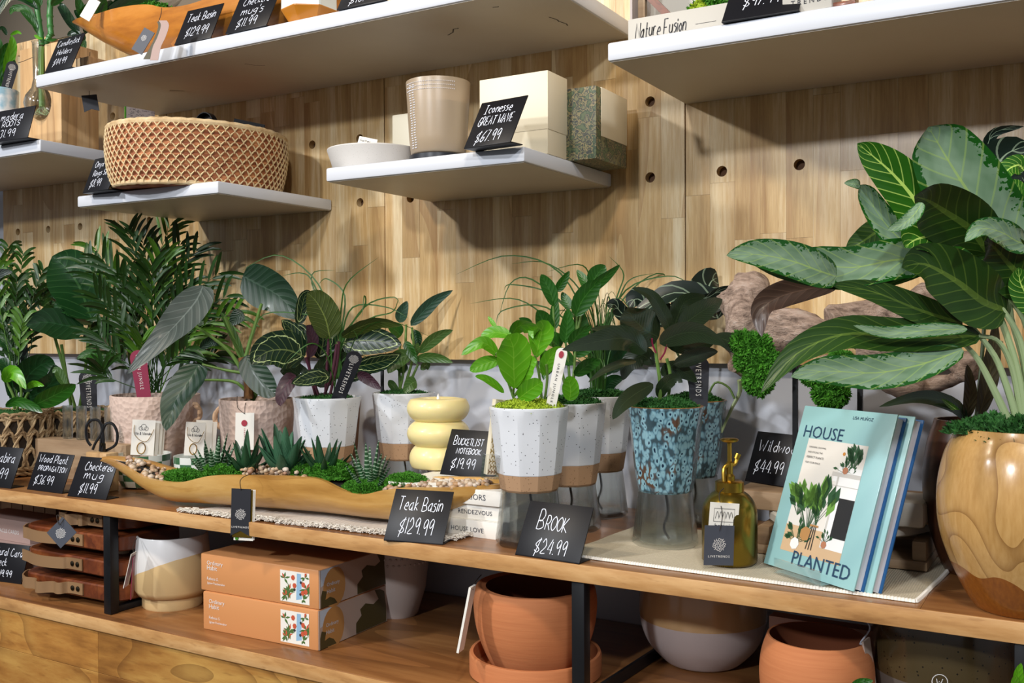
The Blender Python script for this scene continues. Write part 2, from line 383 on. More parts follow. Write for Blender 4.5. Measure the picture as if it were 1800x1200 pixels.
M['whitemug'] = NT('white glaze', .25, 'dde2dc', coat=.4).m
M['greypot'] = NT('matte lilac glaze', .5, 'b3a6a0').m
M['teal'] = NT('teal cover', .35, '97c4c4', coat=.2).m
M['blueback'] = NT('blue cover', .35, '1f5c94', coat=.2).m
M['pages'] = NT('book pages', .8, 'd6d8e0').m
M['navyink'] = NT('navy ink', .5, '1d3f5c').m
M['marble'] = NT('white marble board', .4, 'b8b2a6').m
M['candlepot'] = NT('black lid', .35, '20232a').m
M['browncer'] = NT('brown speckled clay', .4, '4d3d2a', coat=.3).m
M['greyclay'] = NT('grey clay', .8, '5e534a').m
M['paleceil'] = NT('floor concrete', .5, '6f675e').m

L = {}
L['lime'] = leafmat('lime leaf', '5fa012', '3f800c', '8fc040', .2, 6, .35)
L['mid'] = leafmat('mid green leaf', '265f12', '16430a', '4f8a35', .25, 7, .38, coat=.2)
L['dark'] = leafmat('dark green leaf', '18401a', '0c2810', '2f5c34', .25, 8, .3, coat=.3)
L['rubber'] = leafmat('rubber plant leaf', '2a3822', '1a2417', '4c5a3c', .12, 18, .2, coat=.7, mid=.05, bmp=.12)
L['calathea'] = leafmat('calathea leaf', '12301a', '0b1c12', '8a9a58', .3, 9, .35, 'calathea', pc='b8c88a')
L['calunder'] = leafmat('striped olive leaf', '46551c', '303f14', '8a9a4c', .35, 10, .4, 'pinstripe', pc='1a2710')
L['purple'] = leafmat('purple underleaf', '3a1828', '24101c', '5a3040', .3, 8, .5)
L['alocasia'] = leafmat('velvet alocasia leaf', '0f241a', '0a1611', 'a9c0a0', .4, 4, .4, mid=.07)
L['aloc2'] = leafmat('matte alocasia leaf', '1d3a24', '142a1a', '4a6450', .22, 9, .4, mid=.05, bmp=.8)
L['greyleaf'] = leafmat('slate grey leaf', '454f4a', '38423e', '7f8a84', .28, 9, .45, mid=.05, bmp=.8)
L['hoya'] = leafmat('soft green leaf', '466a2a', '30501e', '83a068', .25, 7, .4)
L['blueleaf'] = leafmat('blue green leaf', '30523c', '224230', '5f8a74', .25, 7, .4)
L['philo'] = leafmat('glossy green leaf', '18471c', '0f3213', '4c7c44', .25, 9, .28, coat=.4)
L['palm'] = leafmat('palm leaflet', '244c0e', '14300a', '3f6a20', .1, 2, .45)
L['palm_light'] = leafmat('young palm leaflet', '4f7a1a', '35600f', '6f9a30', .1, 2, .45)
L['grass'] = leafmat('grass blade', '34601a', '214812', '4f7a30', .1, 2, .5)
L['ag_silver'] = leafmat('silver variegated leaf', '1a4a12', '1a5a18', 'a4c060', .35, 9, .28, 'silver', mid=.055, coat=.25, pc='86a084')
L['ag_green'] = leafmat('green veined leaf', '357018', '1f5010', 'b8d868', .7, 10, .3, mid=.10, coat=.3)
L['ag_under'] = leafmat('leaf underside', '2c4a12', '1a3a0e', '7f9c3c', .22, 10, .4, mid=.13)
L['ag_brown'] = leafmat('bronze leaf', '38301c', '26220f', '5c5230', .3, 8, .4)
L['bronze_mid'] = leafmat('brown leaf', '4a3428', '33241c', '6a5040', .3, 8, .45)
M['stem'] = NT('green stem', .5, '5f8038').m
M['stem_dark'] = NT('dark stem', .5, '2f3f1c').m
M['stem_pale'] = NT('pale stem', .4, 'a9bd8c').m
M['stem_purple'] = NT('purple stem', .5, '4a2030').m
M['bark'] = wood('stem bark', ['3a2412', '6b4420', '8f6236'], 'Z', 120, 40, .9, 0, 0, stretch=2, bump=.8)
M['bamboo'] = NT('bamboo stalk', .4, '3d7a3c').m
L['succ'] = leafmat('succulent leaf', '3c6a4c', '2a5238', 'a8c8a8', .0, 14, .5)
q = NT('zebra succulent', .5); uv = q.n('ShaderNodeSeparateXYZ', i_0=q.n('ShaderNodeTexCoord').outputs['UV'])
st = q.math('LESS_THAN', q.math('FRACT', q.math('MULTIPLY', uv.outputs[1], 15)), .3)
q.col(q.mix(q.math('MULTIPLY', st, .55), '1f4a26', 'b8d0b4')); M['zebra'] = q.m
L['succdark'] = leafmat('dark succulent leaf', '24502e', '173a20', '6f9a70', .1, 12, .5)

# ---------------------------------------------------------------- lettering
GL = {'A':"02 39 62;15 55",'B':"02 09;09 39 57 35 05;05 45 63 32 02",'C':"58 39 17 04 22 52 63",'D':"02 09;09 39 66 64 32 02",'E':"59 09 02 52;05 45",
'F':"59 09 02;05 45",'G':"58 39 17 04 22 52 55 35",'H':"02 09;62 69;05 65",'I':"09 49;29 22;02 42",'J':"59 53 22 04",'K':"02 09;59 05 62",'L':"09 02 52",'M':"02 09 35 69 62",'N':"02 09 62 69",
'O':"39 07 04 32 64 67 39",'P':"02 09;09 39 57 35 05",'R':"02 09;09 39 57 35 05;25 62",'S':"57 39 07 16 45 54 32 03",'T':"09 69;39 32",
'U':"09 04 32 64 69",'V':"09 32 69",'W':"09 22 46 62 89",'X':"02 69;09 62",'Y':"09 35 69;35 32",'Q':"39 07 04 32 64 67 39;44 62",'Z':"09 69 02 62",
'0':"29 07 04 22 44 47 29",'1':"19 12",'2':"07 29 47 45 02 52",'3':"08 29 48 35 44 32 02",'4':"39 04 54;48 42",'5':"49 09 06 35 44 22 02",
'6':"49 16 03 22 44 35 14",'7':"09 49 12",'8':"26 07 29 47 26 04 22 44 26",'9':"48 29 07 15 36 48;48 42",'$':"58 38 06 15 44 53 32 03;49 10",
'.':"02 12",',':"13 00",'-':"05 35",'&':"52 17 29 37 04 22 55","'":"09 07",' ':"",
'a':"46 15 03 22 44 46;46 42 52",'b':"09 02;02 32 44 36 05",'c':"45 26 04 22 42",'d':"45 26 04 22 44;49 42",'e':"04 44 36 15 03 22 42",'f':"39 28 12;06 36",
'g':"45 26 04 23 44;46 41 20 00",'h':"09 02;04 26 45 42",'i':"06 02;08 07",'k':"09 02;36 04 42",'l':"09 02 12",'m':"06 02;04 26 32;34 56 62",
'n':"06 02;04 26 45 42",'o':"26 04 22 44 26",'p':"06 00;05 36 44 22 03",'r':"06 02;04 16 36",'s':"36 16 05 34 22 02",'t':"19 12 32;06 36",
'u':"06 03 22 43 46 42",'v':"06 22 46",'w':"06 12 35 52 66",'x':"06 42;46 02",'y':"06 23 46;46 10",'z':"06 46 02 42"}
SM = set('BCDGOPRSUJQ0235689$abcdeghmnoprsuy&f')
def write(mb, text, x, z, h, wd, y=-.0006, slant=.12, sx=1.0, jit=.12, gap=2.2, caps_small=False, mi=0):
    """handwritten strokes in the local XZ plane, facing -Y"""
    rr = random.Random(hash(text) % 1000 if False else len(text) * 7 + 3); cx = x
    for i, ch in enumerate(text):
        hh = h
        if caps_small and ch.islower(): ch = ch.upper(); hh = h * .72
        g = GL.get(ch); u = hh / 7
        if g is None: continue
        if not g: cx += 4 * u * sx; continue
        mx = 0; dz = rr.uniform(-jit, jit) * h * .35
        for st in g.split(';'):
            P = [(int(a[0]), int(a[1]) - 2) for a in st.split()]
            mx = max(mx, max(p[0] for p in P))
            P = [Vector((cx + (p[0] + p[1] * slant) * u * sx, y, z + p[1] * u + dz)) for p in P]
            if ch in SM and len(P) > 2: P = cat(P, (len(P) - 1) * 4)
            mb.ribbon(P, wd, (0, -1, 0), mi)
        cx += (mx + gap) * u * sx * rr.uniform(1 - jit, 1 + jit)
    return cx
def twidth(text, h, sx=1, gap=2.2, cs=False):
    t = 0
    for ch in text:
        hh = h
        if cs and ch.islower(): ch = ch.upper(); hh = h * .72
        g = GL.get(ch, '')
        t += (4 if not g else max(int(a[0]) for st in g.split(';') for a in st.split()) + gap) * hh / 7 * sx
    return t
def printed(parent, text, x, z, width, mat, T=None, y=-.0007, name='lettering', height=None, spacing=1):
    cu = bpy.data.curves.new('txt', 'FONT'); cu.body = text; cu.size = 1; cu.space_character = spacing; cu.resolution_u = 2
    o = bpy.data.objects.new('txt', cu); me = o.to_mesh()
    vs = [v.co.copy() for v in me.vertices]; fs = [list(p.vertices) for p in me.polygons]
    x0 = min(v.x for v in vs); x1 = max(v.x for v in vs); k = width / (x1 - x0)
    y0 = min(v.y for v in vs); y1 = max(v.y for v in vs)
    kz = height / (y1 - y0) if height else k
    o.to_mesh_clear(); bpy.data.objects.remove(o); bpy.data.curves.remove(cu)
    mb = MB(T); mb.add([(x + (v.x - x0) * k, y, z + (v.y) * kz) for v in vs], fs)
    return mb.build(name, mat, parent, smooth=False, fix=False)
def logo(mb, cx, cz, r, y=-.0007, mi=0, n=60):
    for i in range(n):
        a = i * 2.399963; d = r * math.sqrt((i + .5) / n); b = a + (1.2 if i % 2 else -.4)
        c = Vector((cx + d * math.cos(a), y, cz + d * math.sin(a))); e = Vector((math.cos(b), 0, math.sin(b))) * r * .12
        mb.ribbon([c - e, c, c + e], r * .065, (0, -1, 0), mi)

# ---------------------------------------------------------------- structure
YW = 1.86
wall = MB().box(-4.6, YW + .028, 0, 1.6, YW + .09, 2.9).build('wall_back', M['wallpaint']); tag(wall, kind='structure')
MB().box(-2.916, YW + .019, 1.13, .8, YW + .028, 2.06).build('backing_board', M['backing'], wall)
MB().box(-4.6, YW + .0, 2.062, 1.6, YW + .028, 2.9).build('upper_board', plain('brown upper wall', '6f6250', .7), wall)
fl = MB().box(-5, -4, -.05, 3, YW + .09, 0).build('floor', M['paleceil']); tag(fl, kind='structure')
# rubberwood staves with peg holes
seams = [-2.914, -2.172, -1.430, -.688, .054, .796]
holes = []
for k in range(len(seams) - 1):
    for j in range(5):
        hx = seams[k] + .0742 + .1484 * j
        for hz in (1.502, 1.654, 1.807): holes.append((hx, hz))
cut = MB()
for hx, hz in holes:
    c = MB(Matrix.Translation((hx, 0, hz)) @ Matrix.Rotation(PI / 2, 4, 'X')); c.lathe([(.0105, -YW - .04), (.0105, -YW + .04)], 20)
    o = len(cut.v); cut.v += c.v; cut.uv += c.uv; cut.f += [[i + o for i in f] for f in c.f]; cut.mi += c.mi
cuto = cut.build('cutter', M['backing'], smooth=False)
rs = random.Random(3); dg = None; todo = []
for k in range(len(seams) - 1):
    x0 = seams[k] + .0012; x1 = seams[k + 1] - .0012; n = 15; wd = (x1 - x0) / n
    for j in range(n):
        a = x0 + j * wd; b = a + wd - .00025; z = 1.13 if j % 2 else 1.13
        z = 1.13; first = True
        while z < 1.96:
            ln = rs.uniform(.10, .42) if first else rs.uniform(.28, .55); first = False
            z1 = min(z + ln, 2.06)
            if 2.06 - z1 < .1: z1 = 2.06
            pl = MB().box(a, YW + rs.uniform(0, .0004), z, b, YW + .018, z1 - .0003).build('plank', M['panelwood'], wall, smooth=False, fix=False)
            if any(a - .012 < hx < b + .012 and z - .012 < hz < z1 + .012 for hx, hz in holes): todo.append(pl)
            z = z1
for pl in todo:
    md = pl.modifiers.new('b', 'BOOLEAN'); md.operation = 'DIFFERENCE'; md.object = cuto; md.solver = 'FAST'
bpy.context.view_layer.update(); dg = bpy.context.evaluated_depsgraph_get()
new = [(pl, bpy.data.meshes.new_from_object(pl.evaluated_get(dg))) for pl in todo]
for pl, me in new: pl.modifiers.clear(); pl.data = me
bpy.data.objects.remove(cuto)

# white wall shelves
def shelf(x0, x1, z0, z1, label, marks=None, yb=YW - .001):
    t = thing('wall_shelf', label, 'shelf', ((x0 + x1) / 2, YW, z0), group='white wall shelves')
    t.pop('group') if False else None
    h = (x1 - x0) / 2; yf = 1.495 - YW
    MB().box(-h, yf, 0, h, -.001, z1 - z0, b=.004).build('shelf_board', M['white_lam'], t)
    MB().box(-h + .004, yf + .005, -.0009, h - .004, -.004, .0002).build('underside', M['under'], t)  # thin sheet carrying the painted underside shade
    if marks:
        mb = MB()
        for (px, py, dx, dy) in marks:
            p = PZ(px, py, z0 - .001); q_ = PZ(px + dx, py + dy, z0 - .001)
            a = Vector((p.x - t.location.x, p.y - YW, -.0012)); b = Vector((q_.x - t.location.x, q_.y - YW, -.0012))
            m_ = (a + b) / 2 + Vector((.004, .003, 0)); mb.ribbon([a, m_, b], .0022, (0, 0, 1))
        mb.build('scuff_mark', M['string'], t, fix=False)
    return t
shelf(-2.206, -.80, 1.7876, 1.8175, 'long white shelf high on the wall holding the amber wood basin',
      [(430, 112, 18, 3), (448, 115, 18, 0), (298, 159, 26, 1), (787, 62, 10, -11), (797, 51, 8, -2), (965, 30, 18, 8), (984, 38, 14, 7), (866, 13, 10, -2)])
shelf(-.688, .75, 1.6398, 1.6705, 'white wall shelf in the upper right corner holding moss boxes')
shelf(-3.25, -2.190, 1.6325, 1.6620, 'white wall shelf at the far left under the bamboo vase')
shelf(-2.054, -1.590, 1.4883, 1.5145, 'small white shelf under the coiled straw basket')
shelf(-1.294, -.846, 1.4890, 1.5160, 'small white shelf under the frosted candle and cream boxes')

# display unit
T = .83; TB = .8025; B = .589; YF = 1.385
unit = thing('display_unit', 'long wooden display unit with mango wood top, black steel posts and plank front', 'cabinet', (-1.1, YF, 0))
ux, uy = -1.1, YF
for i, (a, b) in enumerate([(0, .115), (.1152, .24), (.2402, .36), (.3602, .486)]):
    for (xa, xb) in ((-3.2, -1.55), (-1.5497, -.19), (-.1895, .9)):
        sh = (0, .5, -.35, .2)[i]
        MB().box(xa - ux + (sh if xa > -3 else 0), a, TB, xb - ux + (sh if xb < .8 else 0), b, T).build('board', M['tablewood'], unit, smooth=False)
MB().box(-3.2 - ux, -.0035, TB, .9 - ux, -.0001, T, b=.0012).build('front_edge', M['edgewood'], unit)
MB().box(-3.2 - ux, -.02, B - .028, .9 - ux, .495, B, b=.002).build('base_top', M['tablewood'], unit)
MB().box(-3.2 - ux, -.024, B - .028, .9 - ux, -.0202, B - .001, b=.001).build('base_edge', M['edgewood'], unit)
jx = PY(171, 1150, YF - .02).x
z = B - .0285; row = 0
while z > .05:
    z0 = max(z - .0915, .0); offs = (0, .33, -.2, .5, .1)[row % 5]
    xs = [-3.2, jx + offs * (row > 1) - .62, jx + (0 if row < 2 else offs), jx + .78 + offs, jx + 1.6 + offs, .9]
    xs = sorted(x for x in xs if -3.2 <= x <= .9)
    for a, b in zip(xs, xs[1:]):
        if b - a > .03: MB().box(a - ux + .0004, -.018, z0 + .0005, b - ux - .0004, .004, z, b=.0008).build('plank', M['frontwood'], unit, smooth=False)
    z = z0; row += 1
def post(px):
    x = PY(px, 1050, YF).x
    MB().box(x - ux, .002, B + .001, x - ux + .022, .024, TB - .001, b=.001).build('post', M['blackmetal'], unit)
    return x
p1 = post(181); p2 = post(1003.5); p3 = post(1783)
for x in (p1, p3):
    MB().box(x - ux + .003, .024, B + .001, x - ux + .019, .44, B + .014, b=.001).build('rail', M['blackmetal'], unit)
a = PZ(1068, 1204, B + .012); b = PZ(1150, 1150, B + .012); d = (b - a).normalized()
a = a - d * .03 - Vector(unit.location); b = a + d * .34
MB().strap([a, b], (0, 0, .02), .006).build('brace', M['blackmetal'], unit)

# ---------------------------------------------------------------- price signs
def sign(label, Z, BL, BR, TL, lines, wr=None, cap=None, lw=.0013, foot=True, name='price_sign', deep=0):
    a = PZ(*BL, Z); b = PZ(*BR, Z); e = b - a; wd = e.length; e.normalize()
    d = ray(*TL); C0 = Vector((0, 0, CZ)); t = ((a - C0).dot(e)) / d.dot(e); v = C0 + d * t - a
    n = Vector((-e.y, e.x, 0)); lean = math.atan2(v.dot(n), v.z); h = v.length
    o = thing(name, label, 'sign', (a + b) / 2, math.atan2(e.y, e.x))
    R = Matrix.Translation((0, 0, .0008)) @ Matrix.Rotation(-lean, 4, 'X')
    mb = MB(R); mb.box(-wd/2, 0, 0, wd/2, .0022, h, b=.0007)
    mb.M = Matrix(); mb.box(-wd/2, 0, 0, wd/2, .036, .0022, b=.0007)
    mb.build('panel', M['sign'], o)
    tx = MB(R)
    for ln in lines:
        s, u, vv, hh = ln[:4]; cs = len(ln) > 5 and ln[5] == 'c'
        k = (ln[4] * wd) / twidth(s, hh * h, 1, cs=cs) if len(ln) > 4 and ln[4] else 1
        write(tx, s, -wd/2 + u * wd, vv * h, hh * h, lw, sx=k, caps_small=cs)
    tx.build('lettering', M['chalk'], o, smooth=False, fix=False)
    return o
sign('black price sign reading Teak Basin $129.99 in front of the pale wood basin', T, (674, 950), (778, 958), (696, 859),
     [('Teak Basin', .12, .60, .26, .80), ('$129.99', .22, .15, .30, .62)])
sign('black price sign reading Brook $24.99 at the table edge', T, (905, 975), (1018, 992), (932, 880),
     [('Brook', .22, .50, .36, .52, 'c'), ('$24.99', .28, .10, .26, .52)])
sign('black price sign reading Bucketlist Notebook beside the yellow candle', .915, (773, 833), (853, 841), (794, 754),
     [('Bucketlist', .13, .66, .2, .68, 'c'), ('NOTEBOOK', .24, .47, .12, .56), ('$19.99', .2, .16, .22, .56)])
sign('black price sign reading Checkered mug $11.99 on the wooden top', T, (118, 872), (186, 879), (142, 802),
     [('Checkered', .22, .68, .20, .75), ('mug', .27, .46, .22, .5), ('$11.99', .26, .12, .24, .46)])
sign('black price sign reading Wood Plant Propagation at the wooden top', T, (47, 860), (109, 868), (69, 794),
     [('Wood Plant', .08, .74, .2, .84), ('PROPAGATION', .14, .52, .13, .78), ('$36.99', .14, .18, .23, .56)])
sign('black price sign cut by the left frame edge, ending in bira', T, (-50, 852), (19, 859), (-27, 783),
     [('Sansabira', .1, .62, .24, .82), ('$24.99', .2, .22, .26, .66)])
sign('black price sign reading Candlestick Holders on the long upper shelf', 1.8175, (78, 129), (125, 118), (103, 70),
     [('Candlestick', .1, .74, .17, .82), ('Holders', .2, .47, .16, .6), ('$44.99', .22, .18, .19, .5)], lw=.001)
sign('black price sign reading Teak Basin $129.99 on the upper shelf', 1.8175, (306, 80), (370, 67), (330, 20),
     [('Teak Basin', .12, .62, .24, .82), ('$129.99', .22, .18, .26, .66)])
sign('black price sign reading Checkered mugs on the upper shelf', 1.8175, (396, 60), (468, 45), (422, -3),
     [('Checkered', .18, .72, .2, .75), ("mug's", .22, .44, .22, .6), ('$11.99', .22, .12, .24, .5)])
sign('black price sign on the upper shelf right of the amber faceted cup', 1.8175, (592, 18), (677, 0), (618, -45),
     [('Vases', .2, .6, .22, .6), ('$18.99', .22, .10, .24, .6)])
sign('black price sign reading Madera Roots on the leftmost shelf', 1.662, (-20, 252), (48, 242), (-5, 197),
     [('madera', .18, .66, .24, .62), ('ROOTS', .25, .44, .18, .5), ('$31.99', .12, .12, .24, .56)])
sign('black price sign reading Onyx Votive Rings Set left of the straw basket', 1.5145, (145, 340), (190, 333), (167, 280),
     [('Onyx Votive', .14, .72, .18, .84), ('Rings Set', .18, .46, .17, .62), ('$8.99', .2, .14, .22, .46)], lw=.0011)
sign('black price sign reading Iconesse Great Wave beside the frosted candle', 1.516, (815, 262), (897, 250), (847, 182),
     [('Iconesse', .16, .72, .19, .62), ('GREAT WAVE', .12, .46, .19, .78), ('$67.99', .2, .1, .24, .56)])
sign('dark price sign on the upper right shelf before the moss box', 1.6705, (1268, 40), (1404, 19), (1292, -38),
     [('Moss Box', .14, .75, .18, .66), ('$97.99', .24, .27, .26, .5)])
sign('black price sign at the far left of the lower shelf reading Card Deck', B, (-30, 1018), (37, 1027), (-14, 952),
     [('Natural Card', .05, .68, .2, .85), ('Deck', .22, .42, .2, .34), ('$19.99', .3, .14, .17, .44)])
o = sign('black price sign reading Wildwood $44.99 half hidden by the books', .93, (1309, 845), (1390, 858), (1332, 758),
     [('Wildwood', .12, .62, .22, .95), ('$44.99', .14, .22, .24, .66)])

# ---------------------------------------------------------------- plants toolkit
CAMP = Vector((0, 0, CZ))
def leaf_mesh(mb, pts, hw, roll=0.0, a=.8, pw=.8, cup=.18, ruf=0, nu=6, nv=12, side=None, mi=0, tip=1.5):
    """pts: world/local points base->tip (already Vectors); hw: half width in metres"""
    P = cat(pts, nv); vs = []; uvs = []
    for i, p in enumerate(P):
        v = i / nv; t = (P[min(i+1, nv)] - P[max(i-1, 0)]).normalized()
        vw = (side if side is not None else (CAMP - p - mb.off)).normalized()
        b = t.cross(vw); b = b.normalized() if b.length > 1e-5 else t.orthogonal().normalized()
        b = Matrix.Rotation(roll, 3, t) @ b; n = b.cross(t).normalized()
        wdt = hw * max(0.02, math.sin(PI * min(1, max(0, v)) ** a)) ** pw
        if tip and v > .70:
            w7 = math.sin(PI * .70 ** a) ** pw; wdt = min(wdt, hw * w7 * max(.01, 1 - ((v - .70) / .30) ** tip))
        if v > .985: wdt = hw * .01
        for k in range(nu + 1):
            u = k / nu * 2 - 1
            q_ = p + b * (u * wdt) + n * (cup * wdt * abs(u) ** 1.5) + n * (ruf * hw * math.sin(v * 31 + u * 2) * abs(u) ** 3)
            vs.append(q_); uvs.append((k / nu, v))
    mb.add(vs, [(j*(nu+1)+i, j*(nu+1)+i+1, (j+1)*(nu+1)+i+1, (j+1)*(nu+1)+i) for j in range(nv) for i in range(nu)], mi, uvs)
class Plant:
    def __init__(s, parent, s0): s.p = parent; s.o = Vector(parent.location); s.s0 = s0
    def pt(s, x, y, d): return PD(x, y, s.s0 + d) - s.o
    def pts(s, xy, d0, d1):
        n = len(xy) // 2; return [s.pt(xy[2*i], xy[2*i+1], d0 + (d1 - d0) * i / (n - 1)) for i in range(n)]
    def leaf(s, xy, hw, d0, d1, mat, roll=0, name='leaf', **kw):
        P = s.pts(xy, d0, d1); mb = MB(); mb.off = s.o
        leaf_mesh(mb, P, hw * s.s0 / F, roll, **kw)
        return mb.build(name, mat, s.p, sharp=80, fix=False)
    def stem(s, xy, r, d0, d1, mat, name='stem', n=10, r1=None):
        P = cat(s.pts(xy, d0, d1), n); r *= s.s0 / F; r1 = r if r1 is None else r1 * s.s0 / F
        mb = MB(); mb.tube(P, [r + (r1 - r) * i / n for i in range(len(P))], 8)
        return mb.build(name, mat, s.p)
def moss(parent, cx, cy, z, rx, ry, h, mat, n=900, bl=.006, rot=0, seed=1, name='moss', wire=False, ball=False):
    r = random.Random(seed); mb = MB()
    cr, sr = math.cos(rot), math.sin(rot)
    def top(u, v):
        rr = math.hypot(u, v); k = max(0, 1 - rr * rr) ** .5
        nn = noise.noise(Vector((u * 2.5 + seed, v * 2.5, seed))) * .35
        return h * (k + nn * k)
    K = 14; vs = []
    for j in range(6):
        for i in range(K):
            a = 2 * PI * i / K; q_ = j / 5; u, v = q_ * math.cos(a), q_ * math.sin(a)
            vs.append((cx + rx*u*cr - ry*v*sr, cy + rx*u*sr + ry*v*cr, z + top(u, v)))
    mb.add(vs, [(j*K+i, j*K+(i+1) % K, (j+1)*K+(i+1) % K, (j+1)*K+i) for j in range(5) for i in range(K)])
    if ball: mb.add([(x_, y_, 2 * z - z_) for (x_, y_, z_) in vs], [(j*K+i, (j+1)*K+i, (j+1)*K+(i+1) % K, j*K+(i+1) % K) for j in range(5) for i in range(K)])
    for _ in range(n):
        a = r.uniform(0, 2*PI); q_ = math.sqrt(r.random()) * 1.03; u, v = q_ * math.cos(a), q_ * math.sin(a)
        sg_ = -1 if ball and r.random() < .45 else 1
        b = Vector((cx + rx*u*cr - ry*v*sr, cy + rx*u*sr + ry*v*cr, z + (top(u, v) - .001) * sg_))
        d = Vector((u * .6 + r.uniform(-.9, .9), v * .6 + r.uniform(-.9, .9), sg_ * r.uniform(.2, 1.1))).normalized() * bl * r.uniform(.5, 1.3)
        w_ = d.cross(Vector((r.uniform(-1, 1), r.uniform(-1, 1), r.uniform(-1, 1)))).normalized() * bl * .16
        if wire:
            e = b + d * .5 + Vector((r.uniform(-1, 1), r.uniform(-1, 1), r.uniform(-.3, 1))) * bl * .4
            mb.add([b - w_, b + w_, e + w_, e - w_, e + (e - b).cross(w_).normalized() * bl * .5], [(0, 1, 2, 3), (3, 2, 4)])
        else:
            mb.add([b - w_, b + w_, b + d * .6 + w_ * 1.2, b + d, b + d * .6 - w_ * 1.2], [(0, 1, 2, 3, 4)])
    o = mb.build(name, mat, parent, smooth=False, fix=False); o['kind'] = 'stuff'; return o
def frame_of(top, bot, yaw=0, tiltn=0):
    """matrix: origin at bottom, z towards top, -y facing the camera; returns (matrix, length)"""
    z = (top - bot); ln = z.length; z.normalize(); vw = (CAMP - (top + bot) / 2).normalized()
    vw = Matrix.Rotation(yaw, 3, 'Z') @ vw
    y = -(vw - z * vw.dot(z)).normalized(); x = y.cross(z)
    Mx = Matrix((x, y, z)).transposed().to_4x4(); Mx.translation = bot; return Mx, ln
def stake(parent, s0, tx, ty, bx, by, wpx, mat, text, ink, side='down', d=0, logo_=True, label=None, yaw=0, off=None, u0=.30, dot=None, dt=None):
    o = Vector(parent.location)
    Mx, ln = frame_of(PD(tx, ty, s0 + (d if dt is None else dt)), PD(bx, by, s0 + d), yaw)
    Mx = Matrix.Translation(-o) @ Mx
    w_ = wpx * s0 / F; mb = MB(Mx); pl = []
    for i in range(9): a = PI * i / 8; pl.append((w_/2 * math.cos(a), ln - w_/2 + w_/2 * math.sin(a)))
    pl = [(w_ * .42, -.012)] + pl + [(-w_ * .42, -.012)]
    mb.prism(pl, 0, .0012); st = mb.build('plant_stake', mat, parent, smooth=False)
    lb = MB(Mx)
    if logo_: logo(lb, 0, ln - w_ * .55, w_ * .30); lb.build('emblem', ink, st, smooth=False, fix=False)
    if dot: q_ = MB(Mx); q_.prism([(w_*.22*math.cos(k*PI/6), ln - w_*.6 + w_*.32*math.sin(k*PI/6)) for k in range(12)], -.0008, -.0002); q_.build('emblem', dot, st, smooth=False)
    T_ = Mx @ Matrix.Rotation(PI / 2, 4, 'Y')
    L_ = ln * (1 - u0)
    printed(st, text, -ln + ln * u0 * .9, -w_ * .13, L_ * .92, ink, T_, spacing=1.4, height=w_ * .26)
    if label: st['label'] = label
    return st

def facet(n, ztop, amt=1.0, ph=0.2):
    def fn(a, z):
        s_ = 2 * PI / n; b = ((a + ph) % s_) - s_ / 2; k = math.cos(PI / n) / math.cos(b)
        f_ = min(1, max(0, (ztop - z) / .02)) * amt
        return 1 + (k - 1) * f_
    return fn
def glass_base(parent, rt, rb, h, nf=10, water=.5):
    fn = facet(nf, h - .008, .9); t_ = .003
    mb = MB(); prof = [(rb * .93, 0), (rb, .004), (rb, .012), (rb * .98, .018), (rt, h - .004), (rt, h), (rt - t_, h), (rt - t_, h - .004), (rb * .98 - t_, .02), (rb - t_ * 1.6, .012), (rb * .8, .008), (0.0001, .008)]
    mb.lathe(prof, 60, fn=fn); mb.build('glass_base', M['glass'], parent, sharp=14)
    if water:
        k = lambda z: (rb * .98 + (rt - rb * .98) * max(0, z - .018) / (h - .022)) - t_ - .0006
        wb = MB(); hh = h * water; wb.lathe([(k(.02) * .97, .0105), (k(.02), .02), (k(hh), hh)], 48, fn=fn); wb.build('water', M['water'], parent, sharp=14)
    wk = MB(); wk.tube(cat([(0, 0, h), (.004, .002, h * .6), (-.003, 0, h * .3), (.008, -.003, .0115)], 10), .0022, 8); wk.build('wick', M['string'], parent)
def brook_pot(name, label, c, r, s, py_top, py_mid, py_band, group=None, mats=('speckwhite', 'specktan'), rim=None, base=True, nf=11, xm=None, zbase=None):
    """white faceted pot on a glass base. r = rim radius, py_* = picture rows of rim, pot bottom and band"""
    xm = xm; t = thing(name, label, 'potted plant', c)
    t['group'] = group if group else t.get('group', None) or ''
    if not group: del t['group']
    zt = zz(xm, py_top, s) - c.z; zm = zz(xm, py_mid, s) - c.z; zb = (zz(xm, py_band, s) - c.z) if py_band else zm
    rl = r * .735; th = .005
    fn = facet(nf, zt - .006, 1)
    rad = lambda z: rl + (r - rl) * ((z - zm) / (zt - zm)) ** .85
    pf = [(rl * .93, zm), (rl, zm + .004)]; mi = [1, 1]
    if zb > zm + .006:
        pf += [(rad(zb - .0005), zb - .0005), (rad(zb) + .0006, zb + .0005)]; mi = [1, 1, 0]
    ks = 8
    for i in range(1, ks + 1):
        z_ = max(zb, zm + .006) + (zt - .002 - max(zb, zm + .006)) * i / ks; pf.append((rad(z_) + .0006, z_)); mi.append(0)
    pf[-1] = (rad(zt - .004) + .0006, zt - .004); pf.append((r, zt - .001)); mi.append(2); nrim = len(pf)
    pf += [(r - .001, zt), (r - .004, zt), (r - .0055, zt - .006), (rad(zt - .03) - .006, zt - .03)]; mi += [2, 2, 0, 0]
    mb = MB(); mb.lathe(pf, 88, fn=fn, mis=mi[:len(pf) - 1])
    mb.build('pot', [M[mats[0]], M[mats[1]], M[rim] if rim else M[mats[0]]], t, sharp=14)
    so = MB(); so.lathe([(rad(zt - .012) - .004, zt - .014), (.001, zt - .010)], 32); so.build('soil', M['soil'], t)
    if base: glass_base(t, rl * .97, r * .86, zm + .001)
    t['_zt'] = zt; return t, zt

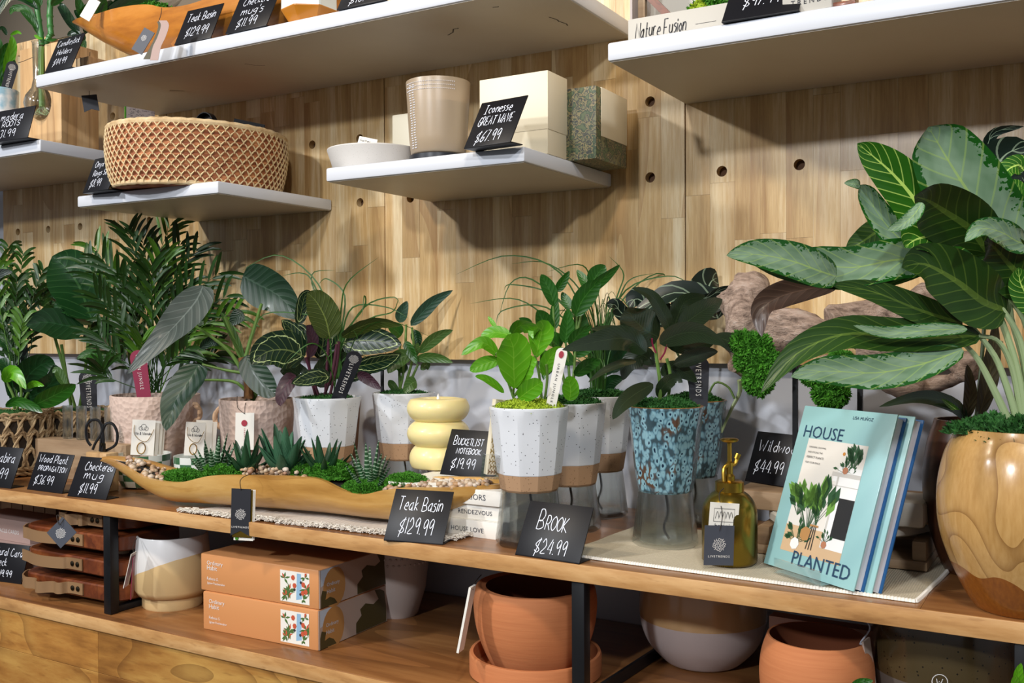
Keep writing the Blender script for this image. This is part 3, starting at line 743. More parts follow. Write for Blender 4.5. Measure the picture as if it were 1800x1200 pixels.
# ---------------------------------------------------------------- Brook pots row
cC, rC, sC = RZ(875, 987, 967, T, 1.0); rC = (1008 - 868) / 2 * sC / F
tC, ztC = brook_pot('potted_peperomia', 'bright green leafy plant with lime moss in white faceted pot, nearest on glass base', cC, rC, sC, 713, 860, 829, xm=938)
cD, rD, sD = RY(935, 1065, 1.628, T)
tD, ztD = brook_pot('potted_houseplant', 'taller dark green upright plant in second white faceted pot behind the nearest', cD, rD, sD, 706, 850, 812, xm=1000)
cE, rE, sE = RY(994, 1111, 1.775, T)
tE, ztE = brook_pot('potted_grass', 'thin arching grass plant in the third white faceted pot, farthest back on glass', cE, rE, sE, 694, 826, 792, xm=1054)
cF, rF, sF = RZ(1106, 1233, 971, T); rF = 67 * sF / F
tF, ztF = brook_pot('potted_rubber_plant', 'dark burgundy rubber plant in blue mottled pot on clear glass base, front one', cF, rF, sF, 712, 862, 0, mats=('blueglaze', 'blueglaze'), rim='bluerim', xm=1170, nf=9)
cG, rG, sG = RY(1160, 1277, 1.785, T)
tG, ztG = brook_pot('potted_alocasia', 'black velvet alocasia in blue mottled pot, behind the rubber plant pot', cG, rG, sG, 702, 836, 0, mats=('blueglaze', 'blueglaze'), rim='bluerim', xm=1219, nf=9)
for t_, z_, r_, mt, sd in ((tC, ztC, rC, 'moss_lime', 3), (tD, ztD, rD, 'moss_dark', 4), (tE, ztE, rE, 'moss_dark', 5), (tF, ztF, rF, 'moss_dark', 6), (tG, ztG, rG, 'moss_dark', 7)):
    moss(t_, 0, 0, z_ - .008, r_ * .88, r_ * .88, .018, M[mt], 1500, .007, seed=sd, wire=(mt == 'moss_lime'))
P_ = Plant(tC, sC)
for xy, hw, d0, d1, ro in [((875,625,858,606,841,604,811,624),12,-.01,-.03,.3),((878,632,850,640,826,652),13,0,-.02,.2),((899,590,870,584,845,592),13,-.01,.0,.6),
    ((905,682,903,650,902,610,892,588),30,-.02,-.045,.1),((942,628,948,600,952,580,938,574),24,-.01,-.03,-.3),((900,588,915,572,950,578),16,0,-.02,.7),((957,658,966,630,988,610),14,-.01,-.02,.2),
    ((910,684,915,660,930,640,944,634),19,-.01,-.04,-.2),((886,690,870,676,852,665,835,661),8,-.01,-.03,.5),((912,700,925,690,945,676,954,672),17,-.03,-.06,.1),
    ((1000,704,1003,690,1001,672,996,662),15,-.02,-.03,.1),((873,578,866,567,858,556),4,.0,.02,0),((955,660,962,640,955,615),14,.0,.01,-.3)]:
    P_.leaf(xy, hw, d0, d1, L['lime'], ro, a=1.25 if hw > 20 else .9, pw=.65, tip=0 if hw > 20 else 2.5)
for xy in [(903,700,893,670,882,640,872,620),(902,692,903,680),(952,700,948,660,940,625),(958,700,962,665,960,640),(905,695,912,685)]: P_.stem(xy, 2.4, 0, -.015, M['stem'])
stake(tC, sC, 989, 611, 968, 716, 20, M['card_white'], 'URBAN JUNGLE', M['ink'], d=-.035, logo_=False, dot=M['red'], label='white plant stake with a red shield')
P_ = Plant(tD, sD)
for xy, hw, d0, d1, ro in [((974,538,968,515,958,495,951,482),13,0,-.01,.2),((978,512,988,497,1001,476),9,0,0,.3),((976,578,975,550,978,520),9,0,0,.2),((965,592,955,565,944,545),17,0,-.02,.3),
    ((993,603,997,575,998,542),13,-.02,-.03,.1),((1035,512,1028,495,1014,474),10,0,.02,.3),((1039,501,1050,482,1064,466),17,0,.01,.2),((1031,523,1048,500,1068,484,1090,465),11,-.01,0,.5),
    ((1012,556,1022,530,1042,505,1056,496),19,-.02,-.02,.3),((1005,543,995,528,988,513),9,.01,.02,.2),((1003,608,1015,590,1040,572),13,-.02,-.03,.4),((985,612,972,600,958,602),18,0,-.02,.4),
    ((935,570,925,564,912,559),6,0,-.01,.2),((1015,590,1020,565,1015,540),15,.0,.02,.5),((1010,640,985,625,965,640,955,668),16,0,-.01,.2),((1010,660,1035,640,1056,634),13,-.02,-.05,.4),((1008,625,1030,608,1050,600),14,0,0,.3)]:
    P_.leaf(xy, hw, d0, d1, L['mid'], ro)
for xy in [(1000,705,985,640,975,580,972,538),(1005,705,1010,640,1012,590,1016,548),(1002,705,1000,650,994,600),(1012,590,1022,555,1035,512)]: P_.stem(xy, 3, 0, 0, M['stem'], r1=2)
# grass
def grass(t, s, bx, by, tips, seed, n=40, spread=60, hgt=190, wpx=1.3, lean=-1, x0=0):
    r = random.Random(seed); Pg = Plant(t, s)
    for k, tp in enumerate(tips):
        xy = [bx, by] + list(tp); m_ = MB(); m_.off = Pg.o; leaf_mesh(m_, Pg.pts(xy, 0, r.uniform(-.08, .05)), wpx * 1.25 * s / F, 0, a=.5, pw=.4, cup=.1, nu=2, nv=18); m_.build('grass_blade', L['grass'], t, fix=False, sharp=80)
    for k in range(n):
        sd = r.gauss(lean, .8); h = hgt * r.uniform(.35, 1); dx = sd * spread * r.uniform(.5, 1.3); b = bx + r.uniform(-12, 12)
        xy = [b, by, b + dx * .25 + x0 * .5, by - h * .75, b + dx * .75 + x0, by - h, b + dx * 1.5 + x0, by - h * r.uniform(.5, .85)]
        m_ = MB(); m_.off = Pg.o; leaf_mesh(m_, Pg.pts(xy, 0, r.uniform(-.09, .08)), wpx * r.uniform(.7, 1.3) * s / F, r.uniform(-1, 1), a=.5, pw=.4, cup=.1, nu=2, nv=16)
        m_.build('grass_blade', L['grass'], t, fix=False, sharp=80)
grass(tE, sE, 1050, 700, [(1045,600,985,480,893,449,800,483),(1040,620,965,560,905,525,824,534),(1035,600,975,520,900,500,886,510),(1040,600,950,500,900,495,876,560),(1040,610,960,540,885,545,872,572),
    (1052,600,1020,510,960,462,898,464),(1055,600,1040,500,1020,465,960,478),(1058,600,1085,520,1096,480,1070,450),(1060,610,1090,520,1110,490,1150,480),(1060,600,1100,520,1160,480,1200,520),(1060,600,1100,510,1180,485,1222,510)], 11, 42, 55, 190, 1.2, -.35)
P_ = Plant(tE, sE)
for xy, hw, ro in [((1064,660,1075,620,1070,575),15,.3),((1060,650,1045,610,1050,570),13,.4),((1070,655,1095,625,1105,600),14,.2),((1056,665,1040,650,1030,630),14,.3),((1060,690,1075,670,1096,664),12,.2)]: P_.leaf(xy, hw, .01, 0, L['dark'], ro)
# rubber plant
P_ = Plant(tF, sF)
for xy, hw, d0, d1, ro in [((1136,619,1105,596,1060,598,988,615),20,-.03,-.10,.25),((1147,608,1110,592,1075,580,1037,578),12,0,-.04,.8),((1180,588,1170,560,1145,520,1111,506),12,-.02,-.05,.5),
    ((1158,592,1135,580,1112,558,1104,540),30,-.02,-.06,.1),((1194,578,1215,560,1245,540,1270,526),19,0,.02,.2),((1160,604,1190,588,1230,585,1275,606),19,-.03,-.06,.35),
    ((1255,592,1285,600,1310,615,1338,642),15,-.02,-.05,.3),((1184,640,1210,630,1240,620,1262,618),14,0,.0,.5),((1148,675,1120,690,1095,710,1077,737),14,-.03,-.10,.2),
    ((1118,634,1095,638,1062,652,1034,672),10,-.02,-.05,.9),((1180,590,1190,560,1205,530,1240,520),17,.02,.04,.3),((1150,640,1130,625,1105,640,1095,668),17,.02,.03,.3),((1170,600,1200,610,1240,604,1262,592),13,.02,.03,.6),
    ((1160,700,1165,680,1185,665,1200,672),11,0,-.03,.2),((1163,660,1180,648,1205,655,1225,672),14,.02,.02,.2)]:
    P_.leaf(xy, hw * 1.12, d0, d1, L['rubber'], ro, nu=8, nv=16, cup=.10, tip=1.6)
P_.stem((1160,706,1160,670,1153,620,1152,585), 4, 0, -.02, M['stem'], r1=2.5); P_.stem((1174,706,1178,660,1172,630), 3, .01, 0, M['stem'])
P_.stem((1160,632,1168,620,1172,605), 1.6, -.02, -.03, M['magenta']); P_.stem((1153,620,1147,605,1146,595), 1.6, -.02, -.03, M['magenta'])
P_.leaf((1153,588,1149,565,1146,548), 3, -.02, -.02, M['magenta'], 0, name='bud')
stake(tF, sF, 1228, 625, 1228, 702, 38, M['card_black'], 'LIVETRENDS', M['whiteink'], d=.04, logo_=False, u0=.1, label='black plant stake with white lettering')
P_ = Plant(tG, sG)
for xy, hw, d0, d1, ro, mt in [((1232,548,1240,520,1250,495,1262,488),36,-.01,.03,.2,'alocasia'),((1262,560,1245,530,1180,515,1108,560),26,.0,-.03,.5,'alocasia'),((1180,560,1150,545,1120,525,1106,540),26,0,-.02,.2,'alocasia'),
    ((1222,526,1245,522,1270,508,1305,504),9,-.02,-.05,.6,'alocasia'),((1120,560,1095,552,1080,535,1068,540),15,.02,.0,.4,'alocasia'),((1215,560,1195,545,1180,530),22,-.01,-.03,.3,'alocasia')]:
    P_.leaf(xy, hw, d0, d1, L[mt], ro, a=.65, pw=.6, nu=8, nv=14, tip=2.5)
P_.stem((1222,702,1228,640,1232,600,1232,545), 2.5, 0, 0, M['stem_dark']); P_.stem((1218,702,1205,650,1180,600,1165,560), 2.2, 0, -.01, M['stem_dark'])
P_.stem((1245,694,1258,672,1280,680,1291,700), 2, -.01, -.04, M['stem']); P_.stem((1300,668,1300,690,1285,720,1268,760), 4.5, -.04, -.02, M['stem_pale'], r1=2)

# ---------------------------------------------------------------- left pots (behind the basin)
def ypot(name, label, xl, xr, Y, ytop, ymid, yband, base=True, **kw):
    c, r, s = RY(xl, xr, Y, T); return brook_pot(name, label, c, r, s, ytop, ymid, yband, xm=(xl + xr) / 2, base=base, **kw) + (c, r, s)
tA, zA, cA, rA, sA = ypot('potted_calathea', 'patterned calathea in white speckled pot behind the pale basin', 515, 634, 1.645, 697, 812, 781)
tB, zB, cB, rB, sB = ypot('potted_hoya', 'soft green hoya in white speckled pot left of the yellow candle', 654, 764, 1.775, 689, 806, 775)
tK, zK, cK, rK, sK = ypot('plant_pot', 'white pot in painted brown shade partly hidden behind the calathea pot', 572, 634, 1.80, 700, 806, 0, mats=('tan2', 'tan2')); tK['category'] = 'pot'  # white pot standing in shadow; the shade is put into its brown colour
for t_, z_, r_, sd in ((tA, zA, rA, 8), (tB, zB, rB, 9)): moss(t_, 0, 0, z_ - .010, r_ * .86, r_ * .86, .014, M['moss_dark'], 900, .006, seed=sd)
P_ = Plant(tA, sA)
for xy, hw, d0, d1, ro, mt in [((580,595,572,560,556,530,540,514),27,-.03,-.06,.2,'calunder'),((535,627,505,615,470,618,441,640),33,-.03,-.10,.1,'calathea'),((537,612,525,595,508,575,495,562),15,0,-.02,.4,'calathea'),
    ((602,592,630,576,665,566,705,572),15,-.02,-.05,.7,'calunder'),((598,604,630,598,670,600,706,606),26,.0,-.02,-.1,'calathea'),((620,645,650,640,680,632,705,622),17,-.01,-.04,.4,'calathea'),
    ((580,662,560,662,535,668,512,674),15,-.04,-.09,.3,'calathea'),((520,660,508,670,496,695,493,714),14,-.05,-.10,.3,'purple'),((545,628,550,600,545,580,538,572),10,-.04,-.06,.3,'purple'),
    ((628,660,640,662,655,672,670,684),10,-.02,-.04,.3,'purple'),((560,630,568,600,562,575,555,560),24,.02,.03,.2,'calathea'),((525,570,530,545,536,520,548,512),12,-.01,-.01,.3,'calathea'),
    ((560,680,575,650,600,635,620,632),24,.0,.0,.2,'rubber'),((545,668,520,655,500,640,490,640),18,.0,.0,.2,'rubber'),((600,670,615,655,640,650,655,655),18,.03,.04,.2,'calathea'),((575,640,590,625,615,618,640,622),16,.04,.05,.2,'calathea'),
    ((540,600,530,585,512,580,500,590),15,.02,.03,.1,'calathea')]:
    P_.leaf(xy, hw, d0, d1, L[mt], ro, a=.75, pw=.6, nu=8, nv=14, ruf=.06)
for xy in [(570,695,585,650,592,605),(560,695,548,660,538,628),(572,695,575,640,578,596),(580,695,592,640,596,600),(555,695,545,655,540,610)]: P_.stem(xy, 2.6, 0, -.02, M['stem_purple'])
stake(tA, sA, 627, 618, 596, 697, 27, M['card_black'], 'LIVETRENDS', M['whiteink'], d=-.055, dt=-.10, label='black plant stake with round tree emblem')
grass(tA, sA, 595, 690, [(597,600,600,540,612,495,667,451),(590,600,560,500,490,448,420,478),(590,600,552,500,530,480,495,485),(600,610,640,540,690,522,703,535),(600,600,650,560,690,548,700,524),
    (598,600,606,520,575,490,560,500),(596,590,556,520,550,480,590,475),(600,600,620,540,680,540,720,560),(594,600,570,560,470,550,445,590),(600,600,640,540,640,520,636,560)], 21, 10, 60, 150, 1.2, 0)
P_ = Plant(tB, sB)
for xy, hw, d0, d1, ro, mt in [((722,572,742,550,765,528,796,510),12,0,.01,.2,'blueleaf'),((737,620,755,602,775,588,796,580),11,-.01,-.02,.3,'hoya'),((730,632,750,628,775,630,796,637),9,-.02,-.04,.2,'hoya'),
    ((724,624,705,628,692,640,682,656),15,-.02,-.05,.1,'hoya'),((702,567,706,550,716,529),11,0,.02,.2,'blueleaf'),((732,670,722,675,711,692),12,-.02,-.04,0,'hoya'),((712,600,722,618,733,640),9,-.02,-.03,.2,'mid'),
    ((722,632,730,615,734,602),8,-.01,-.02,.3,'hoya'),((727,580,733,595,736,610),10,.02,.02,.2,'dark'),((705,590,695,580,682,576),14,0,-.02,.4,'mid'),((712,655,705,645,690,640),10,.0,.0,.3,'mid'),((700,690,688,675,683,668),7,-.01,-.02,.2,'hoya'),((740,650,750,640,752,650),7,.01,.01,.2,'hoya')]:
    P_.leaf(xy, hw, d0, d1, L[mt], ro)
for xy in [(700,692,708,660,712,620,714,570),(708,692,716,665,727,620,724,575),(715,692,722,670,735,640),(704,692,702,650,703,600)]: P_.stem(xy, 3, 0, 0, M['stem'], r1=2)
P_.stem((672,690,672,640), 3.2, .01, .01, M['card_black'], name='plant_stake')

# hammered pots
def hammered(name, label, xl, xr, Y, ytop, handles, yb=0):
    c, r, s = RY(xl, xr, Y, T); t = thing(name, label, 'potted plant', c); xm = (xl + xr) / 2; zt = zz(xm, ytop, s) - T
    pf = [(r * .74, 0), (r * .78, .004), (r * .9, zt * .35), (r * .985, zt * .75), (r, zt - .002), (r * .99, zt), (r * .955, zt), (r * .95, zt - .02)]
    MB().lathe(pf, 64).build('pot', M['hammer'], t)
    MB().lathe([(r * .94, zt - .018), (.001, zt - .015)], 32).build('soil', M['soil'], t)
    for a in handles:
        mb = MB(); pts = []
        for i in range(15):
            b = -PI / 2 + PI * i / 14 * 1.0
            pts.append(Vector((math.cos(a), math.sin(a), 0)) * (r * .96 + .020 * math.cos(b)) + Vector((0, 0, zt * .78 + .022 * math.sin(b))))
        tw = Vector((-math.sin(a), math.cos(a), 0))
        for ph in (0, PI): mb.tube([p + (tw * math.cos(i * .9 + ph) + Vector((0, 0, 1)) * math.sin(i * .9 + ph)) * .0035 for i, p in enumerate(pts)], .005, 8)
        mb.build('rope_handle', M['seagrass'] if False else M['fringe_tan'], t)
    return t, zt, c, r, s
M['fringe_tan'] = plain('jute rope', 'c0a083', .9)
tH, zH, cH, rH, sH = hammered('potted_palm', 'feathery parlour palm in pale pink hammered pot with rope handles', 197, 348, 1.69, 693, (.30, 3.55))
tI, zI, cI, rI, sI = hammered('potted_elephant_ear', 'elephant ear plant with long pale stems in pink hammered pot behind the basin', 386, 515, 1.69, 700, (3.55,))
def palm_frond(Pp, bx, by, tx, ty, bend, nl, ll, d1, seed, droop=.4):
    r = random.Random(seed); mb = MB(); mb.off = Pp.o
    mx, my = (bx + tx) / 2 + bend, min(by, ty) * .35 + (by + ty) / 2 * .65
    P = cat(Pp.pts([bx, by, mx, my, tx, ty], 0, d1), 20); k = Pp.s0 / F
    mb.tube(P, [.0016 * (1 - i / 26) for i in range(len(P))], 5)
    o0 = len(mb.v)
    for i in range(nl):
        v = .38 + .6 * i / (nl - 1); f_ = v * 20; j = min(int(f_), 19); p = P[j].lerp(P[j+1], f_ - j); t = (P[j+1] - P[j]).normalized()
        sd = 1 if i % 2 else -1; up = (CAMP - p - Pp.o).normalized(); b = t.cross(up).normalized() * sd
        ln = ll * k * (math.sin(PI * (v - .25) / .9) ** .5) * r.uniform(.8, 1.1)
        d = (b * .75 + t * r.uniform(.9, 1.4) + up * r.uniform(-.35, .35)).normalized()
        e = p + d * ln; m_ = p + d * ln * .55 + Vector((0, 0, .06 * ln)); e = e - Vector((0, 0, droop * ln * r.uniform(.2, 1)))
        leaf_mesh(mb, [p, m_, e], 3.5 * k, r.uniform(-.7, .7), a=.7, pw=.6, cup=.3, nu=2, nv=6)
    mb.uv = [(u if u != (0, 0) else (0.2, .5)) for u in mb.uv]
    return mb.build('frond', L['palm_light'] if seed % 5 == 0 else L['palm'], Pp.p, sharp=80, fix=False)
def palm(t, s, bx, by, tips, ll, seed):
    Pp = Plant(t, s); r = random.Random(seed)
    for i, (tx, ty, bend) in enumerate(tips):
        palm_frond(Pp, bx + r.uniform(-14, 14), by, tx, ty, bend, 14, ll, r.uniform(-.12, .08), seed + i, .12)
palm(tH, sH, 268, 690, [(165,432,-5),(180,455,10),(150,462,-10),(225,405,5),(250,420,0),(300,395,-8),(318,428,-12),(345,440,-15),(385,480,-20),(400,520,-18),(420,545,-20),(390,560,-15),(170,520,-8),(190,560,-4),(210,480,0),
   (285,450,0),(330,500,0),(240,500,0),(200,610,-20),(180,650,-30),(365,600,10),(350,560,0),(300,520,5),(225,560,-6),(265,470,2),(310,470,0),(380,620,10),(175,590,-15),(215,520,0),(330,610,5),(250,600,-4),(290,600,6)], 62, 40)
P_ = Plant(tI, sI)
P_.leaf((340,568,322,545,318,552), 3, -.05, -.06, L['greyleaf'])
P_.leaf((357,502,345,528,317,562,285,595,224,657), 30, -.06, -.20, L['greyleaf'], .35, a=.7, pw=.75, nu=8, nv=18, ruf=.03)
P_.leaf((350,640,335,665,310,700,300,730,292,757), 27, -.08, -.17, L['aloc2'], .5, a=.6, pw=.7, nu=8, nv=16)
P_.leaf((427,485,455,500,490,520,528,560), 38, .02, -.03, L['aloc2'], .3, a=.8, pw=.6, nu=8, nv=16)
P_.leaf((427,548,418,556,404,572), 13, .03, .03, L['aloc2'], .2)
P_.leaf((432,625,445,650,470,680,488,694), 23, -.05, -.08, L['aloc2'], .2, a=.8, pw=.6, nu=8)
P_.leaf((352,612,370,600,386,606), 9, 0, 0, L['aloc2'], .2)
for xy, r_ in [((440,690,430,640,452,560,460,534),4.2),((432,640,420,620,408,590,395,556),4.5),((430,660,405,620,372,592,342,572),3.6),((436,690,415,672,385,668,352,668),3.2),((442,700,452,680,440,665),7),((425,655,395,650,355,640),3)]:
    P_.stem(xy, r_, 0, -.02, M['stem'], r1=r_ * .6)
P_.leaf((428,630,415,600,400,570,388,548), 8, -.01, -.02, L['hoya'], .5)
P_.stem((437,700,436,670,428,645,424,628), 8.5, -.015, -.02, M['bark'], name='trunk', r1=5)
stake(tH, sH, 241, 615, 252, 690, 27, M['magenta'], 'URBAN JUNGLE', M['whiteink'], d=-.05, logo_=False, u0=.12, label='crimson plant stake with white lettering')

# seagrass baskets with leafy plants
def rope_basket(name, label, c, r, h, seed):
    t = thing(name, label, 'potted plant', c)
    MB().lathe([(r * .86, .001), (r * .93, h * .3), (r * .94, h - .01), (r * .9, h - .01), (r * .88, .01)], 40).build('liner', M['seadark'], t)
    mb = MB(); rr = random.Random(seed)
    def rope(path, rad):
        n = len(path)
        for ph in (0, PI):
            pts = []
            for i, p in enumerate(path):
                q_ = path[(i+1) % n] - path[i-1]; q_ = q_.normalized(); o1 = Vector((p.x, p.y, 0)).normalized(); o2 = q_.cross(o1)
                pts.append(p + (o1 * math.cos(i * .8 + ph) + o2 * math.sin(i * .8 + ph)) * rad * .55)
            mb.tube(pts, rad * .62, 6, cap=False)
    for k, z_ in enumerate((h - .004, h - .014, h * .12, .008)):
        rope([Vector((r * .97 * math.cos(2*PI*i/120), r * .97 * math.sin(2*PI*i/120), z_ + .0015 * math.sin(i))) for i in range(121)], .0055)
    nl = 11
    for row in range(3):
        zc = h * (.80 - .27 * row); am = h * .17
        for ph in (0, PI):
            rope([Vector((r * (.975 + .02 * math.cos(nl*2*PI*i/220 + ph)) * math.cos(2*PI*i/220), r * (.975 + .02 * math.cos(nl*2*PI*i/220 + ph)) * math.sin(2*PI*i/220), zc + am * math.sin(nl * 2*PI*i/220 + ph + row))) for i in range(221)], .0048)
    w_ = mb.build('woven_rope', M['seagrass'], t); w_['kind'] = 'stuff'
    MB().lathe([(r * .89, h - .012), (.001, h - .008)], 28).build('soil', M['soil'], t)
    moss(t, 0, 0, h - .012, r * .8, r * .8, .012, M['moss_dark'], 500, .006, seed=seed)
    return t
c1, r1, s1 = RY(-62, 84, 1.55, T); h1 = zz(10, 722, s1) - T
t1 = rope_basket('basket_planter', 'broad green leaved plants in a knotted seagrass basket at the left edge', c1, r1, h1, 3)
c2, r2, s2 = RY(76, 212, 1.745, T); h2 = zz(140, 718, s2) - T
t2 = rope_basket('basket_planter', 'big glossy heart leaved plant in the seagrass basket behind the glass tubes', c2, r2, h2, 4)
P_ = Plant(t2, s2)
for xy, hw, d0, d1, ro, mt in [((160,560,140,505,115,470,92,450),46,-.05,-.09,.1,'philo'),((160,570,140,545,115,538,95,545),22,-.03,-.07,.5,'philo'),((147,575,115,572,80,566,46,572),27,-.04,-.12,.25,'dark'),
    ((90,540,60,520,30,515,0,518),13,-.02,-.05,.4,'hoya'),((88,568,60,560,30,560,0,566),13,-.03,-.07,.3,'hoya'),((182,632,165,622,150,624,135,632),9,-.03,-.06,.3,'mid'),((140,560,110,530,92,520,82,530),20,.03,.05,.1,'philo'),((150,600,170,580,190,575,205,585),16,.02,.02,.3,'philo')]:
    P_.leaf(xy, hw, d0, d1, L[mt], ro, a=.8, pw=.6, nu=8, nv=16)
for xy in [(125,715,118,670,108,605),(140,715,150,650,158,560),(150,715,160,660,152,580),(132,715,110,640,90,570),(150,715,170,670,182,632)]: P_.stem(xy, 2.6, 0, -.02, M['stem'])
stake(t2, s2, 153, 650, 158, 722, 28, M['card_black'], 'LIVETRENDS', M['whiteink'], d=-.08, label='black plant stake with round tree emblem')
P_ = Plant(t1, s1)
for xy, hw, d0, d1, ro, mt in [((35,690,50,660,75,640,97,640),26,0,.02,.2,'dark'),((8,672,18,655,30,660,46,684),13,-.04,-.08,.1,'lime'),((60,712,85,700,115,685,133,675),17,-.03,-.06,.3,'mid'),
    ((47,682,60,674,78,678),6,-.04,-.05,.2,'lime'),((20,700,22,670,10,640,0,630),15,0,0,.3,'philo'),((30,650,20,610,5,590,-10,590),14,.02,.02,.3,'philo'),((116,678,108,665,100,650,92,655),8,-.02,-.03,.2,'hoya'),
    ((40,700,70,690,95,665,96,640),20,.02,.02,.2,'dark'),((10,715,30,705,60,715,75,725),9,-.05,-.07,.3,'mid'),((20,660,30,620,20,590,5,575),18,.04,.05,.2,'dark')]:
    P_.leaf(xy, hw, d0, d1, L[mt], ro, nu=6)
for xy in [(25,718,25,700,12,672),(40,718,45,700,50,690),(30,718,38,690,28,650)]: P_.stem(xy, 2.4, 0, -.01, M['stem'])
Pp = Plant(t1, s1); rr = random.Random(5)
for i, (tx, ty, bd) in enumerate([(0,450,-5),(15,432,-8),(40,445,0),(75,475,5),(80,505,8),(-10,470,-10),(30,490,0),(55,520,0),(10,530,0),(65,560,5),(40,560,0),(-5,560,-10),(20,600,0)]):
    palm_frond(Pp, 25 + rr.uniform(-8, 8), 700, tx, ty, bd, 15, 42, rr.uniform(0, .18), 90 + i, .3)
P_.leaf((-20,500,0,480,22,478), 8, .0, .0, L['greyleaf'], .2)

# ---------------------------------------------------------------- hanging tags, generic cards
def card(name, label, tl, tr, bl, s0, s1, mat, cat_='tag', th=.0012, notch=0, group=None, extra=None, parent=None):
    """flat card through picture corners at real depths s0 (left) and s1 (right); returns (thing, matrix, w, h)"""
    A = PD(*bl, s0); B_ = PD(*tl, s0); Cc = PD(*tr, s1)
    z = (B_ - A); h = z.length; z.normalize(); x = Cc - B_; x -= z * x.dot(z); w_ = x.length; x.normalize(); y = z.cross(x)
    Mx = Matrix((x, y, z)).transposed().to_4x4(); Mx.translation = Vector()
    if parent is None:
        t = thing(name, label, cat_, A, group=group); Mp = Mx
    else:
        t = parent; Mp = Matrix.Translation(A - Vector(parent.location)) @ Mx
    mb = MB(Mp); pl = [(0, 0), (w_, 0), (w_, h), (0, h)]
    if notch: pl = [(0, 0), (w_ / 2, notch), (w_, 0), (w_, h), (0, h)]
    mb.prism(pl, 0, th); c = mb.build('card', mat, t, smooth=False)
    return t, Mp, w_, h, c
def cord(t, pts, r=.0007, mat=None):
    mb = MB(); mb.tube(cat([Vector(p) - Vector(t.location) for p in pts], 14), r, 6); return mb.build('cord', mat or M['string'], t)

# ---------------------------------------------------------------- cloths on the top
g = thing('woven_cloth', 'off white ribbed cloth with shaggy fringe under the pale wood basin', 'cloth', PZ(560, 920, T))
o_ = Vector(g.location); q1 = PZ(322, 899, T) - o_; q2 = PZ(786, 951, T) - o_; q3 = PZ(892, 922, T) - o_; q4 = Vector((q1.x + .10, q1.y + .24, 0)); q3b = Vector((q3.x + .02, q3.y + .12, 0))
def clothf(u, v, up=0):
    a = q1.lerp(q2, u); b = q4.lerp(q3b, u); p = a.lerp(b, v); return Vector((p.x, p.y, .0022 + .0012 * math.sin(u * 23) * math.sin(v * 9 + u * 4) + up))
mb = MB(); mb.grid(clothf, 60, 24); mb.grid(lambda u, v: clothf(u, v, -.0018), 60, 24); mb.build('cloth', M['ribbed'], g, sharp=80, fix=False)
mb = MB(); rf = random.Random(9)
for i in range(2300):
    e = rf.random(); 
    if e < .8: p = clothf(rf.random(), 0); d = Vector((rf.uniform(-.6, .6), -1, rf.uniform(-.1, .7)))
    else: p = clothf(1, rf.random()); d = Vector((1, -.4, rf.uniform(-.1, .6)))
    d = d.normalized() * rf.uniform(.006, .018); k = Vector((rf.uniform(-1, 1), rf.uniform(-1, 1), rf.uniform(0, 1))) * .005
    e_ = p + d + k * .4; e_.z = max(e_.z, .0012)
    mb.tube([p, p + d * .5 + k, e_], [.0014, .0013, .0008], 4)
fr = mb.build('fringe', M['fringe'], g, fix=False); fr['kind'] = 'stuff'
g = thing('table_runner', 'cream cotton runner with scalloped white edge under mister bottle and teal books', 'cloth', PZ(1300, 1000, T))
o_ = Vector(g.location); a1 = PZ(985, 975, T) - o_; a2 = PZ(1610, 1059, T) - o_; a3 = PZ(1668, 985, T) - o_; a4 = Vector((a1.x + .02, a1.y + .30, 0)); a3b = Vector((a2.x + .015 + (a3.x - a2.x) * 1.1, a2.y + .29, 0))
def runf(u, v, up=0):
    p = a1.lerp(a2, u).lerp(a4.lerp(a3b, u), v); return Vector((p.x, p.y, .0024 + up + .001 * math.sin(u * 17 + v * 5) * math.sin(v * 11)))
mb = MB(); mb.grid(runf, 60, 30); mb.grid(lambda u, v: runf(u, v, -.002), 60, 30); mb.build('cloth', M['cotton'], g, sharp=80, fix=False)
mb = MB()
for (fa, n) in ((lambda k: runf(k, 0), 120), (lambda k: runf(1, k), 56)):
    for i in range(n):
        p = fa((i + .5) / n); r_ = .0036; vs = []
        mb2 = [(r_ * math.cos(a) * 1.0, r_ * math.sin(a)) for a in [j * PI / 3 for j in range(6)]]
        mb.add([(p.x + x, p.y - .001 + y * 1.1, p.z - .0015) for x, y in mb2] + [(p.x + x * .6, p.y - .001 + y * .6, p.z + .0022) for x, y in mb2] + [(p.x, p.y, p.z + .003)],
               [(j, (j+1) % 6, 6 + (j+1) % 6, 6 + j) for j in range(6)] + [(6 + j, 6 + (j+1) % 6, 12) for j in range(6)])
sc_ = mb.build('scalloped_edge', M['fringe'], g); sc_['kind'] = 'stuff'

